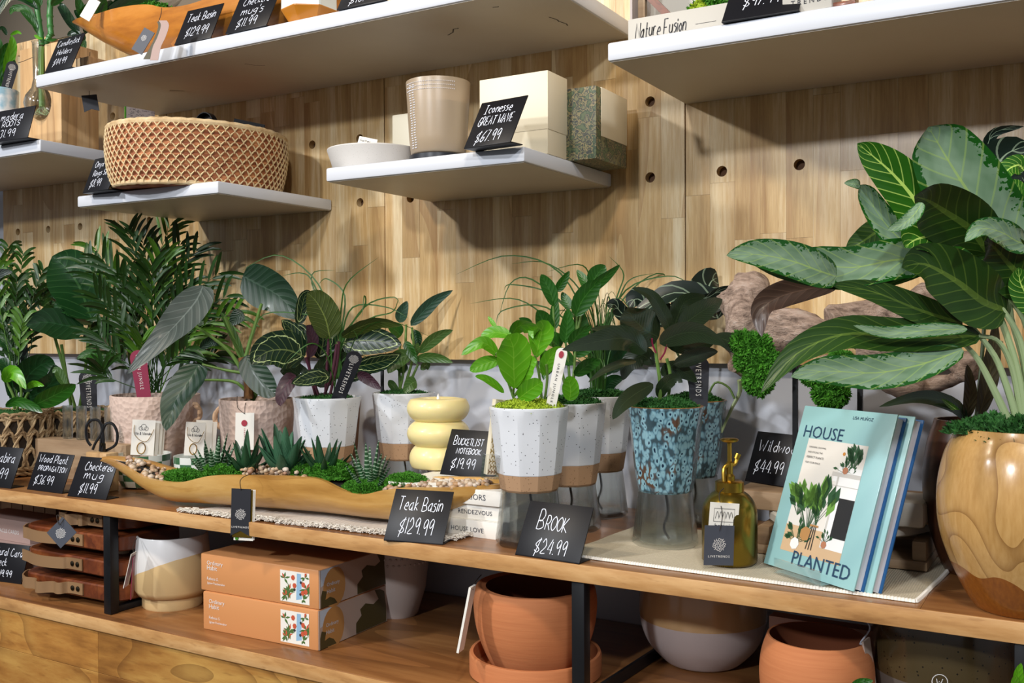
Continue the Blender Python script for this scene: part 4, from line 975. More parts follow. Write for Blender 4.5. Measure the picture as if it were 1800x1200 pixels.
# ---------------------------------------------------------------- wood basins
def basin(name, label, Z, st, yf, hw, mat, th=.010, soil_drop=.016, back=.006):
    """st: list of (px, rim_py, bottom_py, widthfactor, yshift)"""
    p0 = PY(st[len(st)//2][0], st[len(st)//2][1], yf); loc = Vector((p0.x, yf + hw, Z)); t = thing(name, label, 'planter', loc)
    raw = []
    for (px, pr, pb, k, ys) in st:
        y = yf + hw * (1 - k) + ys; a = PY(px, pr, y); yc = y + hw * k * .55
        b = PY(px, pb, yc); raw.append(Vector((a.x - loc.x, a.z - Z, 0))); raw[-1].z = max(.004, b.z - Z)
        raw[-1] = (Vector((a.x - loc.x, y - loc.y, a.z - Z)), Vector((k, max(.004, min(b.z - Z, a.z - Z - .004)), 0)))
    A = cat([r[0] for r in raw], 64); K = cat([r[1] for r in raw], 64)
    rings = []; n = 14; inner = []
    for a, k in zip(A, K):
        w_ = hw * max(.03, k.x) * 2; zb = max(.003, k.y); zr = a.z; ro = []; ri = []
        for i in range(n + 1):
            an = PI * i / n; y = a.y + w_ / 2 - w_ / 2 * math.cos(an); zt_ = zr + back * (1 - math.cos(an)) / 2
            ro.append(Vector((a.x, y, zb + (zt_ - zb) * (1 - math.sin(an) ** .62))))
            t2 = min(th, w_ * .3); y2 = a.y + w_ / 2 - (w_ / 2 - t2) * math.cos(an)
            zb2 = min(zb + th, zt_ - .003); ri.append(Vector((a.x, y2, zb2 + (zt_ - zb2) * (1 - math.sin(an) ** .62))))
        rings.append(ro + ri[::-1])
    m_ = len(rings[0]); vs = [v for r in rings for v in r]
    fs = [(j*m_+i, j*m_+(i+1) % m_, (j+1)*m_+(i+1) % m_, (j+1)*m_+i) for j in range(len(rings)-1) for i in range(m_)]
    fs += [list(range(m_)), [(len(rings)-1)*m_+i for i in range(m_)][::-1]]
    MB().add(vs, fs).build('bowl', mat, t, sharp=50)
    so = []; k_ = 0
    for a, k in zip(A, K):
        w_ = hw * k.x * 2
        if k.x < .25: continue
        z_ = a.z - soil_drop; so += [(a.x, a.y + .008, z_), (a.x, a.y + w_ / 2, z_ + .006), (a.x, a.y + w_ - .008, z_ + .003)]; k_ += 1
    MB().add(so, [(3*j+i, 3*j+i+1, 3*j+4+i, 3*j+3+i) for j in range(k_ - 1) for i in range(2)]).build('soil', M['soil'], t)
    def surf(px, vv):
        """point on the planting surface under picture column px at fraction vv across"""
        best = None
        for j in range(65):
            a = A[j]; w_ = hw * K[j].x * 2; y = a.y + w_ * vv; wx = a.x + loc.x
            if best is None: pass
            q_ = (PY(px, 800, y + loc.y).x - wx); 
            if best is None or abs(q_) < best[0]: best = (abs(q_), Vector((PY(px, 800, y + loc.y).x - loc.x, y, a.z - soil_drop + .003)), w_)
        return best[1]
    return t, loc, surf
st = [(176,808,809,.06,.02),(190,808,819,.25,.012),(215,818,838,.55,.006),(245,836,862,.8,.002),(280,845,884,.95,0),(320,847,895,1,0),(370,836,902,1,0),(450,835,911,1,0),(520,837,917,1,0),(560,842,921,1,0),
      (600,861,924,1,0),(635,869,926,1,0),(670,862,925,1,0),(710,857,918,1,0),(760,857,906,.95,0),(810,856,891,.82,0),(850,853,872,.6,0),(875,851,862,.35,0),(889,851,855,.12,.005)]
st = [(a, b, c, k, ys + (-.085 + .085 * min(1, (a - 176) / 330) ** .8 if a < 506 else .02 * (a - 506) / 380)) for a, b, c, k, ys in st]
tb, lb_, surf = basin('wood_basin', 'long pale teak basin planted with five succulents, moss and pebbles on the top', T + .004, st, 1.442, .058, M['teak'], soil_drop=.008)
for i, (px, vv, rx, ry, h, mt) in enumerate([(320,.5,.085,.040,.020,'moss'),(390,.4,.085,.034,.020,'moss'),(580,.48,.085,.045,.026,'moss'),(645,.42,.085,.042,.022,'moss'),(635,.30,.06,.024,.012,'moss'),(715,.5,.075,.036,.024,'moss'),(540,.6,.05,.034,.02,'moss')]):
    p = surf(px, vv); moss(tb, p.x, p.y, p.z, rx * .62, ry, h, M[mt], 3800, .0065, seed=20 + i)
peb = MB(); ps = []
bm = bmesh.new(); bmesh.ops.create_icosphere(bm, subdivisions=1, radius=1); ico = ([v.co.copy() for v in bm.verts], [[v.index for v in f.verts] for f in bm.faces]); bm.free()
protos = []
for k in range(5):
    rp = random.Random(k); sc3 = Vector((1, rp.uniform(.7, .95), rp.uniform(.55, .8)))
    mb = MB(); mb.add([Vector((v.x * sc3.x, v.y * sc3.y, v.z * sc3.z)) * (.0065 * (1 + .25 * noise.noise(v * 1.7 + Vector((k, 0, 0))))) for v in ico[0]], ico[1])
    o = mb.build('pebble', M['pebble'], tb, sharp=80); protos.append(o)
rp = random.Random(4); cnt = 0
def pebble(px, vv, dz=0):
    global cnt
    p = surf(px, vv); k = rp.uniform(.7, 1.35)
    Mx = Matrix.Translation(p + Vector((0, 0, .003 + dz))) @ Matrix.Rotation(rp.uniform(0, 6), 4, 'Z') @ Matrix.Rotation(rp.uniform(-.6, .6), 4, 'X') @ Matrix.Scale(k, 4)
    if cnt < 5: protos[cnt].matrix_local = Mx
    else: inst(protos[cnt % 5], 'pebble', tb, Mx)
    cnt += 1
for _ in range(58): pebble(rp.uniform(222, 292), rp.uniform(.08, .92), rp.uniform(0, .006))
for _ in range(95): pebble(rp.uniform(425, 535), rp.uniform(.05, .95), rp.uniform(0, .012))
for _ in range(75): pebble(rp.uniform(672, 862), rp.uniform(.04, .5), rp.uniform(0, .007))
for _ in range(35): pebble(rp.uniform(745, 855), rp.uniform(.3, .95), rp.uniform(0, .005))
def succulent(px, vv, n, ht, spread, mat, wd, seed, zig=1):
    """rosette of pointed leaves; ht in pixels"""
    p = surf(px, vv); s = dep(p + lb_); k = s / F; r = random.Random(seed); base = thing('succulent', None, None); del_ = base
    base.parent = tb; base.location = p
    for i in range(n):
        a = i * 2.399963 + seed; f_ = (i / n); el = 1.35 - f_ * 1.0 + r.uniform(-.1, .1); ln = ht * k * (1 - .25 * f_) * r.uniform(.85, 1.1)
        d = Vector((math.cos(a) * math.cos(el) * spread, math.sin(a) * math.cos(el) * spread * .7, math.sin(el)))
        b0 = Vector((math.cos(a), math.sin(a), 0)) * .005; P = [b0, b0 + d * ln * .5 + Vector((0, 0, -.03 * ln)), b0 + d * ln + Vector((0, 0, .10 * ln))]
        mb = MB(); mb.off = p + lb_; side = (Vector((0, 0, .35)) - Vector((math.cos(a), math.sin(a), 0))) * (1 if True else 1)
        leaf_mesh(mb, P, wd * k, 0, a=.42, pw=.75, cup=.55, nu=4, nv=12, side=side)
        # give each blade a back so that it is fleshy
        P2 = [q_ - side.normalized() * wd * k * .35 * math.sin(PI * (.15 + .8 * j / 2)) for j, q_ in enumerate(P)]
        leaf_mesh(mb, P2, wd * k * .96, 0, a=.42, pw=.75, cup=.55, nu=4, nv=12, side=side)
        mb.build('leaf', mat, base, sharp=60, fix=False)
    return base
succulent(376, .5, 17, 72, 1.1, M['zebra'], 7, 1)
succulent(432, .55, 13, 66, 1.15, L['succdark'], 10, 2)
succulent(500, .45, 16, 84, 1.0, L['succ'], 15, 3)
succulent(570, .45, 13, 74, 1.2, L['succdark'], 9, 4)
succulent(648, .5, 17, 78, 1.05, M['zebra'], 7, 5)

# hanging tag on the basin
t, Mx, w_, h_, c_ = card('hanging_tag', 'black booklet tag hanging by a cord over the front of the pale wood basin', (407,858), (441,861), (405,941), 1.905, 1.90, M['card_black'], notch=.010)
lb = MB(Mx); logo(lb, w_ * .5, h_ * .46, w_ * .27); lb.build('emblem', M['whiteink'], c_, smooth=False, fix=False)
printed(c_, 'LIVETRENDS', w_ * .06, h_ * .17, w_ * .88, M['whiteink'], Mx, spacing=1.3)
for i, (mt, dx, dz) in enumerate((('brass', .003, -.003), ('card_white', .005, -.009), ('card_white', .007, -.008))):
    mb = MB(Mx); mb.prism([(dx, dz), (w_ + dx, dz), (w_ + dx, h_ - .002), (dx, h_ - .002)], .002 + .002 * i, .003 + .002 * i); mb.build('page', M[mt], t, smooth=False)
mb = MB(Mx); mb.prism([(w_*.3 + w_*.1*math.cos(k*PI/4), -.005 + w_*.1*math.sin(k*PI/4)) for k in range(8)], .0028, .0036); mb.build('leaf_print', M['moss'], t, smooth=False)
cord(t, [PD(424, 862, 1.903), PD(422, 846, 1.895), PD(428, 838, 1.90), PD(438, 834, 1.93)])

# ---------------------------------------------------------------- stack of white books, candle, notebook
SB = .915; fr_ = PZ(884, 864, SB); bz = T
for i, (h_, dx, dy, rz) in enumerate(((.030, .0, 0, -.03), (.027, .006, .004, .03), (.0275, 0, 0, 0))):
    t = thing('book', ['white hardback at the bottom of the stack under the yellow candle', 'white hardback in the middle of the stack under the yellow candle', 'white hardback on top of the stack, under the yellow candle'][i], 'book', (fr_.x - .125 + dx, fr_.y + .10 + dy, bz), rz)
    MB().box(-.125, -.10, 0, .125, .10, .0022, b=.0006).build('cover', M['card_white'], t); MB().box(-.125, -.10, h_ - .0024, .125, .10, h_ - .0002, b=.0006).build('cover', M['card_white'], t)
    MB().box(-.120, -.095, .0023, .120, .096, h_ - .0025).build('pages', M['pages'], t, smooth=False); MB().box(-.125, -.1005, 0, .125, -.0975, h_ - .0002, b=.0006).build('spine', M['card_white'], t)
    printed(t, ['HOUSE LOVE', 'RENDEZVOUS', 'INTERIORS'][i], .02, .009, .07, M['card_grey'], None, y=-.1012)
    bz += h_ + .0002
SB = bz
cc, rc, scd = RZ(722, 820, 829, SB); t = thing('candle', 'pale yellow candle of three stacked bulges with white wick', 'candle', cc); zt = zz(770, 697, scd) - SB
R1 = 55 * scd / F
def lobes(z):
    f_ = z / zt
    for (a, b, rm) in ((-.04, .32, .93), (.32, .665, 1.0), (.665, 1.02, 1.0)):
        if a <= f_ <= b: return R1 * (.70 + (rm - .70) * max(0, math.cos((f_ - (a + b) / 2) / (b - a) * PI)) ** .62)
    return R1 * .7
pf = [(R1 * .55, 0)] + [(lobes(zt * i / 60), zt * i / 60) for i in range(1, 59)] + [(R1 * .62, zt * .985), (R1 * .5, zt * .955), (.001, zt * .945)]
MB().lathe(pf, 56).build('body', M['wax'], t, sharp=80)
MB().lathe([(.0035, zt * .94), (.003, zt * 1.0), (.0004, zt * 1.045)], 12).build('wick', M['wick'], t)
t, Mx, w_, h_, c_ = card('notebook', 'cream notebook with gold lattice cover leaning behind the bucketlist sign', (872,702), (905,706), (856,834), 1.72, 1.74, M['cream'], 'book', th=.012)
mb = MB(Mx); 
for j in range(14):
    for i in range(6):
        cx_, cz_ = (i + .5 + (j % 2) * .5) * w_ / 6.5, (j + .6) * h_ / 14.5
        for a in (0, 2.09, 4.19): mb.ribbon([Vector((cx_, -.0006, cz_)), Vector((cx_ + .0035 * math.cos(a), -.0006, cz_ + .0045 * math.sin(a)))], .0016, (0, -1, 0))
o = mb.build('lattice_print', M['brass'], c_, smooth=False, fix=False)
t, Mx, w_, h_, c_ = card('acrylic_block', 'small clear block beside the bucketlist sign', (856,800), (880,803), (853,842), 1.66, 1.67, M['acrylic'], 'block', th=.02)

# ---------------------------------------------------------------- amber mister
cm, rm, sm = RZ(1235, 1330, 999, T + .003); rm = 48 * sm / F
t = thing('mister_bottle', 'brass coloured plant mister with pump nozzle and two tags', 'bottle', cm); k = sm / F
zs = lambda y: zz(1283, y, sm) - cm.z
zsh, znk, zcol = zs(905), zs(862), zs(847)
MB().lathe([(rm * .9, 0), (rm, .005)] + [(p.x, p.y) for p in cat([Vector((rm, zsh - .01, 0)), Vector((rm * .985, zsh + (znk - zsh) * .2, 0)), Vector((rm * .9, zsh + (znk - zsh) * .55, 0)), Vector((rm * .7, zsh + (znk - zsh) * .85, 0)), Vector((rm * .5, znk, 0))], 14)], 56).build('bottle', M['brassglass'], t, sharp=60)
MB().lathe([(rm * .50, znk - .001), (rm * .52, znk), (rm * .52, zcol + .001), (rm * .44, zcol + .003), (.0, zcol + .003)][:4], 40).build('collar', M['brass'], t)
MB().lathe([(.0085, zcol), (.0085, zs(836)), (.0055, zs(832)), (.0055, zs(812)), (.0036, zs(810)), (.0036, zs(778))], 24).build('pump', M['brass'], t)
MB().lathe([(.004, zs(778)), (.013, zs(775)), (.0145, zs(772)), (.012, zs(770)), (.001, zs(769))], 32).build('thumb_plate', M['brass'], t)
Pm = Plant(t, sm)
mb = MB(); mb.tube(cat(Pm.pts((1275,858,1272,840,1273,822,1282,816), -.012, -.004), 14), .0034, 10); mb.build('spout', M['brass'], t)
mb = MB(); mb.tube(cat(Pm.pts((1283,818,1292,814,1296,803), -.003, 0), 10), .0034, 10); mb.build('spout', M['brass'], t)
mb = MB(); mb.tube(Pm.pts((1294,806,1298,797), 0, 0), .0050, 12); mb.build('nozzle', M['brass'], t)
zq = sm - rm - .004
t1_, Mx, w_, h_, c_ = card('hanging_tag', 'white tag with sketched emblem hanging on the brass mister', (1249,882), (1300,885), (1245,933), zq, zq + .004, M['card_white'])
lb = MB(Mx); lb.ribbon([Vector((w_*a, -.0006, h_*b)) for a, b in ((.15,.35),(.85,.35),(.85,.8),(.15,.8),(.15,.35))], .0007, (0, -1, 0))
for j in range(5): lb.ribbon(cat([Vector((w_*(.2 + .12*j), -.0006, h_*.45)), Vector((w_*(.26 + .12*j), -.0006, h_*.7)), Vector((w_*(.32 + .12*j), -.0006, h_*.5))], 8), .0007, (0, -1, 0))
lb.build('emblem', M['ink'], c_, smooth=False, fix=False); printed(c_, 'botanic', w_ * .2, h_ * .14, w_ * .6, M['ink'], Mx)
t2_, Mx, w_, h_, c_ = card('hanging_tag', 'slate blue tag with round tree emblem on the brass mister', (1239,923), (1291,925), (1237,993), zq - .004, zq - .001, M['card_grey'])
lb = MB(Mx); logo(lb, w_ * .5, h_ * .52, w_ * .22); lb.build('emblem', M['whiteink'], c_, smooth=False, fix=False); printed(c_, 'LIVETRENDS', w_ * .14, h_ * .2, w_ * .72, M['whiteink'], Mx, spacing=1.3)
cord(t2_, [PD(1265, 932, zq - .005), PD(1270, 905, zq - .003), PD(1264, 870, zq + .01), PD(1272, 858, zq + .022)])

# ---------------------------------------------------------------- teal books on an acrylic stand
ZBK = T + .0045
a = PZ(1342, 992, ZBK); b = PZ(1500, 1043, ZBK); e = (b - a); wB = e.length; e.normalize()
d = ray(1415, 715); C0 = Vector((0, 0, CZ)); tt_ = ((a - C0).dot(e)) / d.dot(e); v_ = C0 + d * tt_ - a; n_ = Vector((-e.y, e.x, 0)); lean = math.atan2(v_.dot(n_), v_.z); hB = v_.length
st_t = thing('book_stand', 'clear acrylic stand holding the teal books', 'stand', (a + b) / 2, math.atan2(e.y, e.x))
RL = Matrix.Rotation(-lean, 4, 'X')
mb = MB(); mb.box(-wB*.26, -.016, 0, wB*.26, .09, .0022); mb.M = Matrix.Translation((0, .052, 0)) @ RL; mb.box(-wB*.26, 0, 0, wB*.26, .0022, .13); mb.M = Matrix(); mb.box(-wB*.26, -.018, 0, wB*.26, -.0162, .022); mb.build('easel', M['acrylic'], st_t, smooth=False)
bk = []
for i in range(2):
    off = Vector((0, 0, .0026)) + RL.to_3x3() @ Vector((0, .0003 + i * .0215, 0)); off.z += .0 + (.004 if i else .0)
    rz = math.atan2(e.y, e.x); loc = (a + b) / 2 + Matrix.Rotation(rz, 3, 'Z') @ off
    t = thing('book', ['teal hardback with plant room photo cover, front one on the stand', 'second teal and blue hardback behind the front teal book'][i], 'book', loc, rz)
    if i: MXB = RL @ Matrix.Translation((.012, 0, 0))
    else: MXB = RL
    th = .020
    MB(MXB).box(-wB/2, 0, 0, wB/2, .0028, hB, b=.001).build('front_cover', M['teal'], t)
    MB(MXB).box(-wB/2, th - .0028, 0, wB/2, th, hB, b=.001).build('back_cover', M['blueback'], t)
    MB(MXB).box(-wB/2 - .001, .0005, 0, -wB/2 + .003, th - .0005, hB, b=.001).build('spine', M['teal'], t)
    MB(MXB).box(-wB/2 + .004, .0032, .004, wB/2 - .004, th - .0032, hB - .004).build('pages', M['pages'], t, smooth=False)
    bk.append((t, MXB))
t, MXB = bk[0]
fc = [c for c in t.children if c.name.startswith('front_cover')][0]
U = lambda u: -wB/2 + u * wB
printed(fc, 'HOUSE', U(.075), hB * .805, wB * .44, M['navyink'], MXB, height=hB * .075)
printed(fc, 'PLANTED', U(.31), hB * .045, wB * .62, M['navyink'], MXB, height=hB * .08, y=-.0012)
printed(fc, 'LISA MUÑOZ', U(.57), hB * .945, wB * .21, M['navyink'], MXB)
def rect(mb, u0, v0, u1, v1, y, mi): mb.add([(U(u0), y, v0*hB), (U(u1), y, v0*hB), (U(u1), y, v1*hB), (U(u0), y, v1*hB)], [(0, 1, 2, 3)], mi)
mb = MB(MXB); rect(mb, .146, .11, .80, .80, -.0002, 0); rect(mb, .146, .11, .80, .27, -.0003, 1); rect(mb, .56, .18, .80, .66, -.0004, 2); rect(mb, .50, .60, .80, .625, -.0005, 3); rect(mb, .52, .57, .80, .60, -.0005, 2)
rect(mb, .64, .25, .80, .48, -.0006, 4); rect(mb, .565, .18, .585, .6, -.0006, 3); rect(mb, .52, .545, .80, .55, -.0006, 3)
rb_ = random.Random(2)
def blob(u, v, r, mi, y=-.0009, n=7, sq=1): mb.add([(U(u) + r * math.cos(k*2*PI/n) * wB, y, v*hB + r * sq * math.sin(k*2*PI/n) * wB) for k in range(n)], [list(range(n))], mi)
def sprig(u, v, n, ln, spread, mi):
    for k in range(n):
        a = PI/2 + rb_.uniform(-spread, spread); l_ = ln * rb_.uniform(.5, 1); c_ = Vector((U(u) + math.cos(a)*l_*wB, -.0008, v*hB + math.sin(a)*l_*wB)); o1 = Vector((U(u), -.0007, v*hB))
        mb.ribbon([o1, c_], .0006, (0, -1, 0), 5); dd = Vector((math.cos(a + .3), 0, math.sin(a + .3))) * ln * .22 * wB; pp = Vector((-dd.z, 0, dd.x)) * .45
        mb.add([c_ - dd, c_ + pp, c_ + dd, c_ - pp], [(0, 1, 2, 3)], mi if rb_.random() < .7 else 5)
sprig(.39, .24, 26, .42, .7, 6); sprig(.24, .33, 16, .26, .8, 6); sprig(.30, .17, 16, .18, 1.3, 5); sprig(.62, .625, 14, .12, 1.4, 5); sprig(.70, .64, 18, .20, .5, 5); sprig(.60, .21, 9, .10, 1.2, 5); sprig(.47, .29, 12, .24, .6, 5)
blob(.29, .165, .05, 2); blob(.38, .235, .06, 7); blob(.60, .2, .03, 8); blob(.63, .64, .03, 8); blob(.70, .645, .025, 2); blob(.575, .735, .015, 9)
for dx in (0, .03, .06): mb.ribbon([Vector((U(.42 + dx), -.001, .15*hB)), Vector((U(.44 + dx*.6), -.001, .29*hB))], .0016, (0, -1, 0), 4)
rect(mb, .41, .285, .50, .297, -.001, 7)
mb.build('cover_photo', [plain('print cream', 'e6e0d6', .5), plain('print floor', 'd2b088', .5), plain('print white', 'f0eeea', .5), plain('print grey', 'c9c4bc', .5), plain('print black', '1e1e20', .5), plain('print dark green', '24502a', .5), plain('print green', '6a9a3c', .5), plain('print basket', 'b8864e', .5), plain('print terracotta', 'b87a58', .5), plain('print orange', 'd08a3a', .5)], fc, smooth=False, fix=False)
for j, s_ in enumerate(('DESIGNING, GROWING', 'AND STYLING THE', 'PERFECT PLANTS', 'FOR YOUR SPACE')): printed(fc, s_, U(.18 + .0 * j), hB * (.745 - .032 * j), wB * (.19 - .012 * (j % 2) * 2), M['ink'], MXB, y=-.0013)

# ---------------------------------------------------------------- big wooden vases and silver plant
cv, rv, sv_ = RZ(1722, 1868, 1088, T, .95); rv = 138 * sv_ / F
tV = thing('wood_vase', 'large round pale teak vase with ring grain, holding the silver variegated plant', 'potted plant', cv); xv = 1795
zv = lambda y: zz(xv, y, sv_) - T; H_ = zv(752)
prof = [(.50, 0), (.55, .012), (.68, .10), (.84, .25), (.955, .40), (1.0, .55), (.985, .70), (.91, .85), (.80, .955), (.765, 1.0), (.70, 1.0), (.74, .93)]
P = cat([Vector((r_ * rv, z_ * H_, 0)) for r_, z_ in prof[:10]], 36)
MB().lathe([(p.x, p.y) for p in P] + [(.70 * rv, H_), (.72 * rv, H_ * .93)], 72).build('vase', M['vasewood'], tV, sharp=60)
MB().lathe([(.72 * rv, H_ - .02), (.001, H_ - .015)], 32).build('soil', M['soil'], tV)
moss(tV, 0, 0, H_ - .012, rv * .72, rv * .72, .026, M['moss_dark'], 2600, .010, seed=31)
moss(tV, -rv * .55, -.03, H_ - .006, rv * .3, rv * .25, .014, M['moss_dark'], 500, .009, seed=32)
c2_, r2_, s2_ = RY(1628, 1790, 1.63, T); tW = thing('dark_vase', 'dark walnut vase almost hidden behind the pale teak vase', 'potted plant', c2_); H2 = zz(1709, 737, s2_) - T
P = cat([Vector((r_ * r2_, z_ * H2, 0)) for r_, z_ in prof[:10]], 30)
MB().lathe([(p.x, p.y) for p in P] + [(.70 * r2_, H2), (.72 * r2_, H2 * .93)], 64).build('vase', M['walnut'], tW, sharp=60)
MB().lathe([(.72 * r2_, H2 - .012), (.001, H2 - .008)], 28).build('soil', M['soil'], tW)
Pv = Plant(tV, sv_)
AG = [
 ((1782,470,1761,413,1724,369,1680,303,1645,245,1632,223),66,-.01,-.06,.05,'ag_silver',dict(a=.9,pw=.62,cup=.22)),
 ((1660,452,1629,395,1607,350,1570,306,1533,273,1507,252),40,0,-.04,.15,'ag_green',dict(a=.8,pw=.7)),
 ((1660,468,1629,453,1580,418,1545,378,1522,340,1511,325),25,.02,.0,.2,'ag_silver',dict(a=.8,pw=.6)),
 ((1512,326,1502,323,1484,322),9,.0,-.01,.4,'ag_silver',dict(a=.8)),
 ((1736,446,1709,405,1662,372,1630,352,1607,345),50,-.03,-.11,-.15,'ag_under',dict(a=.85,pw=.55,cup=.3)),
 ((1745,455,1700,425,1650,415,1612,420,1590,435),48,-.02,-.08,.2,'ag_green',dict(a=.8,pw=.55,cup=.25)),
 ((1621,356,1606,378,1585,395,1559,405),12,-.11,-.13,.2,'ag_silver',dict(a=.8,pw=.6)),
 ((1660,452,1629,453,1570,457,1497,470,1423,462,1365,458),36,-.02,-.10,.25,'ag_silver',dict(a=.85,pw=.42,cup=.2)),
 ((1470,486,1440,476,1390,458,1330,447,1277,449),31,-.09,-.16,.35,'ag_silver',dict(a=.8,pw=.55,cup=.2)),
 ((1640,470,1560,492,1470,496,1380,482,1320,462),14,-.03,-.12,.3,'ag_under',dict(a=.8,pw=.6)),
 ((1575,390,1545,405,1515,425,1487,440),25,.05,.04,.3,'ag_under',dict(a=.8,pw=.6)),
 ((1470,502,1420,508,1370,522,1340,545,1339,592),24,-.02,-.05,.3,'bronze_mid',dict(a=.9,pw=.6,cup=.35)),
 ((1768,545,1728,530,1680,493,1625,464,1585,470),50,-.03,-.09,.2,'ag_under',dict(a=.75,pw=.6,cup=.25)),
 ((1692,568,1650,556,1607,541,1533,512,1460,500),25,-.02,-.09,.3,'ag_under',dict(a=.8,pw=.6)),
 ((1722,590,1650,592,1560,590,1480,588,1400,622,1338,690),30,-.03,-.12,.3,'ag_under',dict(a=.85,pw=.5,cup=.3)),
 ((1700,578,1640,580,1560,585,1500,572),13,-.06,-.10,.4,'ag_silver',dict(a=.8,pw=.6)),
 ((1692,614,1620,640,1540,655,1450,652,1390,662),30,-.05,-.13,.25,'ag_silver',dict(a=.85,pw=.55,cup=.2)),
 ((1818,432,1790,425,1760,408,1725,402,1696,425),22,-.06,-.12,.3,'ag_silver',dict(a=.8,pw=.6)),
 ((1830,505,1800,490,1770,460,1745,432,1730,425),44,-.03,-.08,.1,'ag_under',dict(a=.75,pw=.55)),
 ((1830,470,1812,430,1795,375,1792,325),22,.0,-.02,.2,'ag_green',dict(a=.8,pw=.6)),
 ((1810,405,1800,360,1785,330,1776,316),18,.04,.04,.2,'ag_green',dict(a=.8,pw=.6)),
 ((1760,560,1740,520,1725,490,1715,470),28,.02,.02,.4,'ag_under',dict(a=.8,pw=.6)),
 ((1840,560,1815,530,1795,500,1790,470),26,-.04,-.06,.2,'ag_green',dict(a=.8,pw=.6)),
 ((1800,300,1790,290,1770,300,1765,320),20,.09,.08,.2,'ag_green',dict(a=.8,pw=.6)),
]
for xy, hw, d0, d1, ro, mt, kw in AG: Pv.leaf(xy, hw, d0, d1, L[mt], ro, nu=8, nv=20, **kw)
for xy, r_ in [((1772,738,1745,680,1718,630,1690,600),7),((1789,742,1770,680,1745,620,1692,555),7),((1800,735,1790,660,1770,590,1740,520,1700,480),7.5),((1812,738,1806,660,1790,590,1760,540),7.5),
               ((1822,740,1818,640,1800,560,1765,515,1740,480),7),((1830,740,1835,640,1822,560,1800,520),7),((1796,738,1780,650,1755,600,1720,590),6),((1808,730,1800,640,1778,560,1775,500,1778,460),6)]:
    Pv.stem(xy, r_, 0, -.03, M['stem_pale'], r1=r_ * .55, n=14)
Pw = Plant(tW, s2_)
for xy, hw, ro, mt in [((1700,740,1680,715,1640,700,1600,700,1545,715),14,.3,'rubber'),((1720,735,1735,680,1745,620,1750,560),16,.3,'ag_brown'),((1700,735,1705,690,1700,640),12,.4,'ag_brown'),((1692,728,1670,712,1655,700),5,.2,'ag_green')]: Pw.leaf(xy, hw, 0, -.02, L[mt], ro)
for xy in [(1715,745,1725,640,1735,500,1745,340),(1705,745,1690,720,1665,705),(1722,745,1740,660,1760,600)]: Pw.stem(xy, 3.5, 0, .02, M['stem_dark'])
for xy, hw, ro in [((1745,345,1750,300,1770,270,1810,255),44,.2),((1740,300,1735,262,1750,232,1800,222),12,.4),((1760,330,1790,300,1830,300,1850,310),30,.2),((1745,360,1770,350,1800,360),24,.3)]: Pw.leaf(xy, hw, .03, .0, L['alocasia'], ro, a=.6, pw=.6, nu=8)

# ---------------------------------------------------------------- driftwood on rods, board tiers
tdw = thing('driftwood', 'weathered driftwood log with moss, raised on two black rods', 'driftwood', (PY(1450, 900, 1.66).x, 1.66, .93 - .032))
sdw = dep(PY(1450, 600, 1.66)); Pd = Plant(tdw, sdw); Pd.s0 = sdw
def rough_tube(P, rad, seed, amp=.35, n=28, freq=26):
    mb = MB(); L_ = len(P); vs = []; up = None
    for i, p in enumerate(P):
        t = (P[min(i+1, L_-1)] - P[max(i-1, 0)]).normalized()
        if up is None: up = t.orthogonal().normalized()
        up = (up - t * up.dot(t)).normalized(); b = t.cross(up)
        for k in range(n):
            a = 2*PI*k/n; d = up * math.cos(a) + b * math.sin(a); q_ = p + d * rad[i]
            nz = noise.fractal(q_ * freq + Vector((seed, 0, 0)), 1, 2, 4); vs.append(p + d * rad[i] * (1 + amp * nz))
    mb.add(vs, [(i*n+k, i*n+(k+1) % n, (i+1)*n+(k+1) % n, (i+1)*n+k) for i in range(L_-1) for k in range(n)] + [list(range(n))[::-1], [(L_-1)*n+k for k in range(n)]])
    return mb
def dwp(xy): return [PY(xy[2*i], xy[2*i+1], 1.66 + (.03 if i % 2 else 0)) - Vector(tdw.location) for i in range(len(xy)//2)]
k = sdw / F
P = cat(dwp((1325,498,1315,530,1308,570,1315,615,1310,655)), 26); rr_ = [k * v for v in [10,24,34,40,43,44,46,48,48,46,44,42,40,38,38,40,40,38,36,34,32,30,28,24,20,14,6]]
rough_tube(P, rr_, 3).build('knobbly_log', M['drift'], tdw, sharp=70)
P = cat(dwp((1300,600,1380,575,1450,580,1520,585,1580,600,1650,625,1712,648)), 40); rr_ = [k * (30 + 12 * math.sin(i * .35) - (22 * max(0, (i - 33) / 7))) for i in range(41)]
rough_tube(P, rr_, 8, .4).build('log', M['drift'], tdw, sharp=70)
P = cat(dwp((1460,580,1540,560,1600,540,1650,520,1700,505)), 24); rough_tube(P, [k * (34 - .4 * i) for i in range(25)], 12, .35).build('branch', M['drift'], tdw, sharp=70)
P = cat(dwp((1440,650,1500,655,1560,672,1630,680,1700,655)), 24); rough_tube(P, [k * (20 + 6 * math.sin(i * .5) - .4 * max(0, i - 14)) for i in range(25)], 15, .4).build('branch', M['drift'], tdw, sharp=70)
P = cat(dwp((1290,640,1320,655,1350,655,1380,640)), 14); rough_tube(P, [k * 15] * 15, 19, .4).build('branch', M['drift'], tdw, sharp=70)
for (x, y, rx, h, sd) in ((1340,602,.026,.022,1),(1356,630,.028,.022,2),(1318,590,.016,.014,3),(1325,622,.018,.016,8),(1470,676,.026,.022,4),(1488,624,.018,.014,5),(1440,648,.016,.012,6),(1345,655,.022,.022,7)):
    p = PY(x, y, 1.66) - Vector(tdw.location); moss(tdw, p.x, p.y - .040, p.z - .01, rx, rx * .9, h, M['moss'], 3200, .008, seed=40 + sd, ball=True)
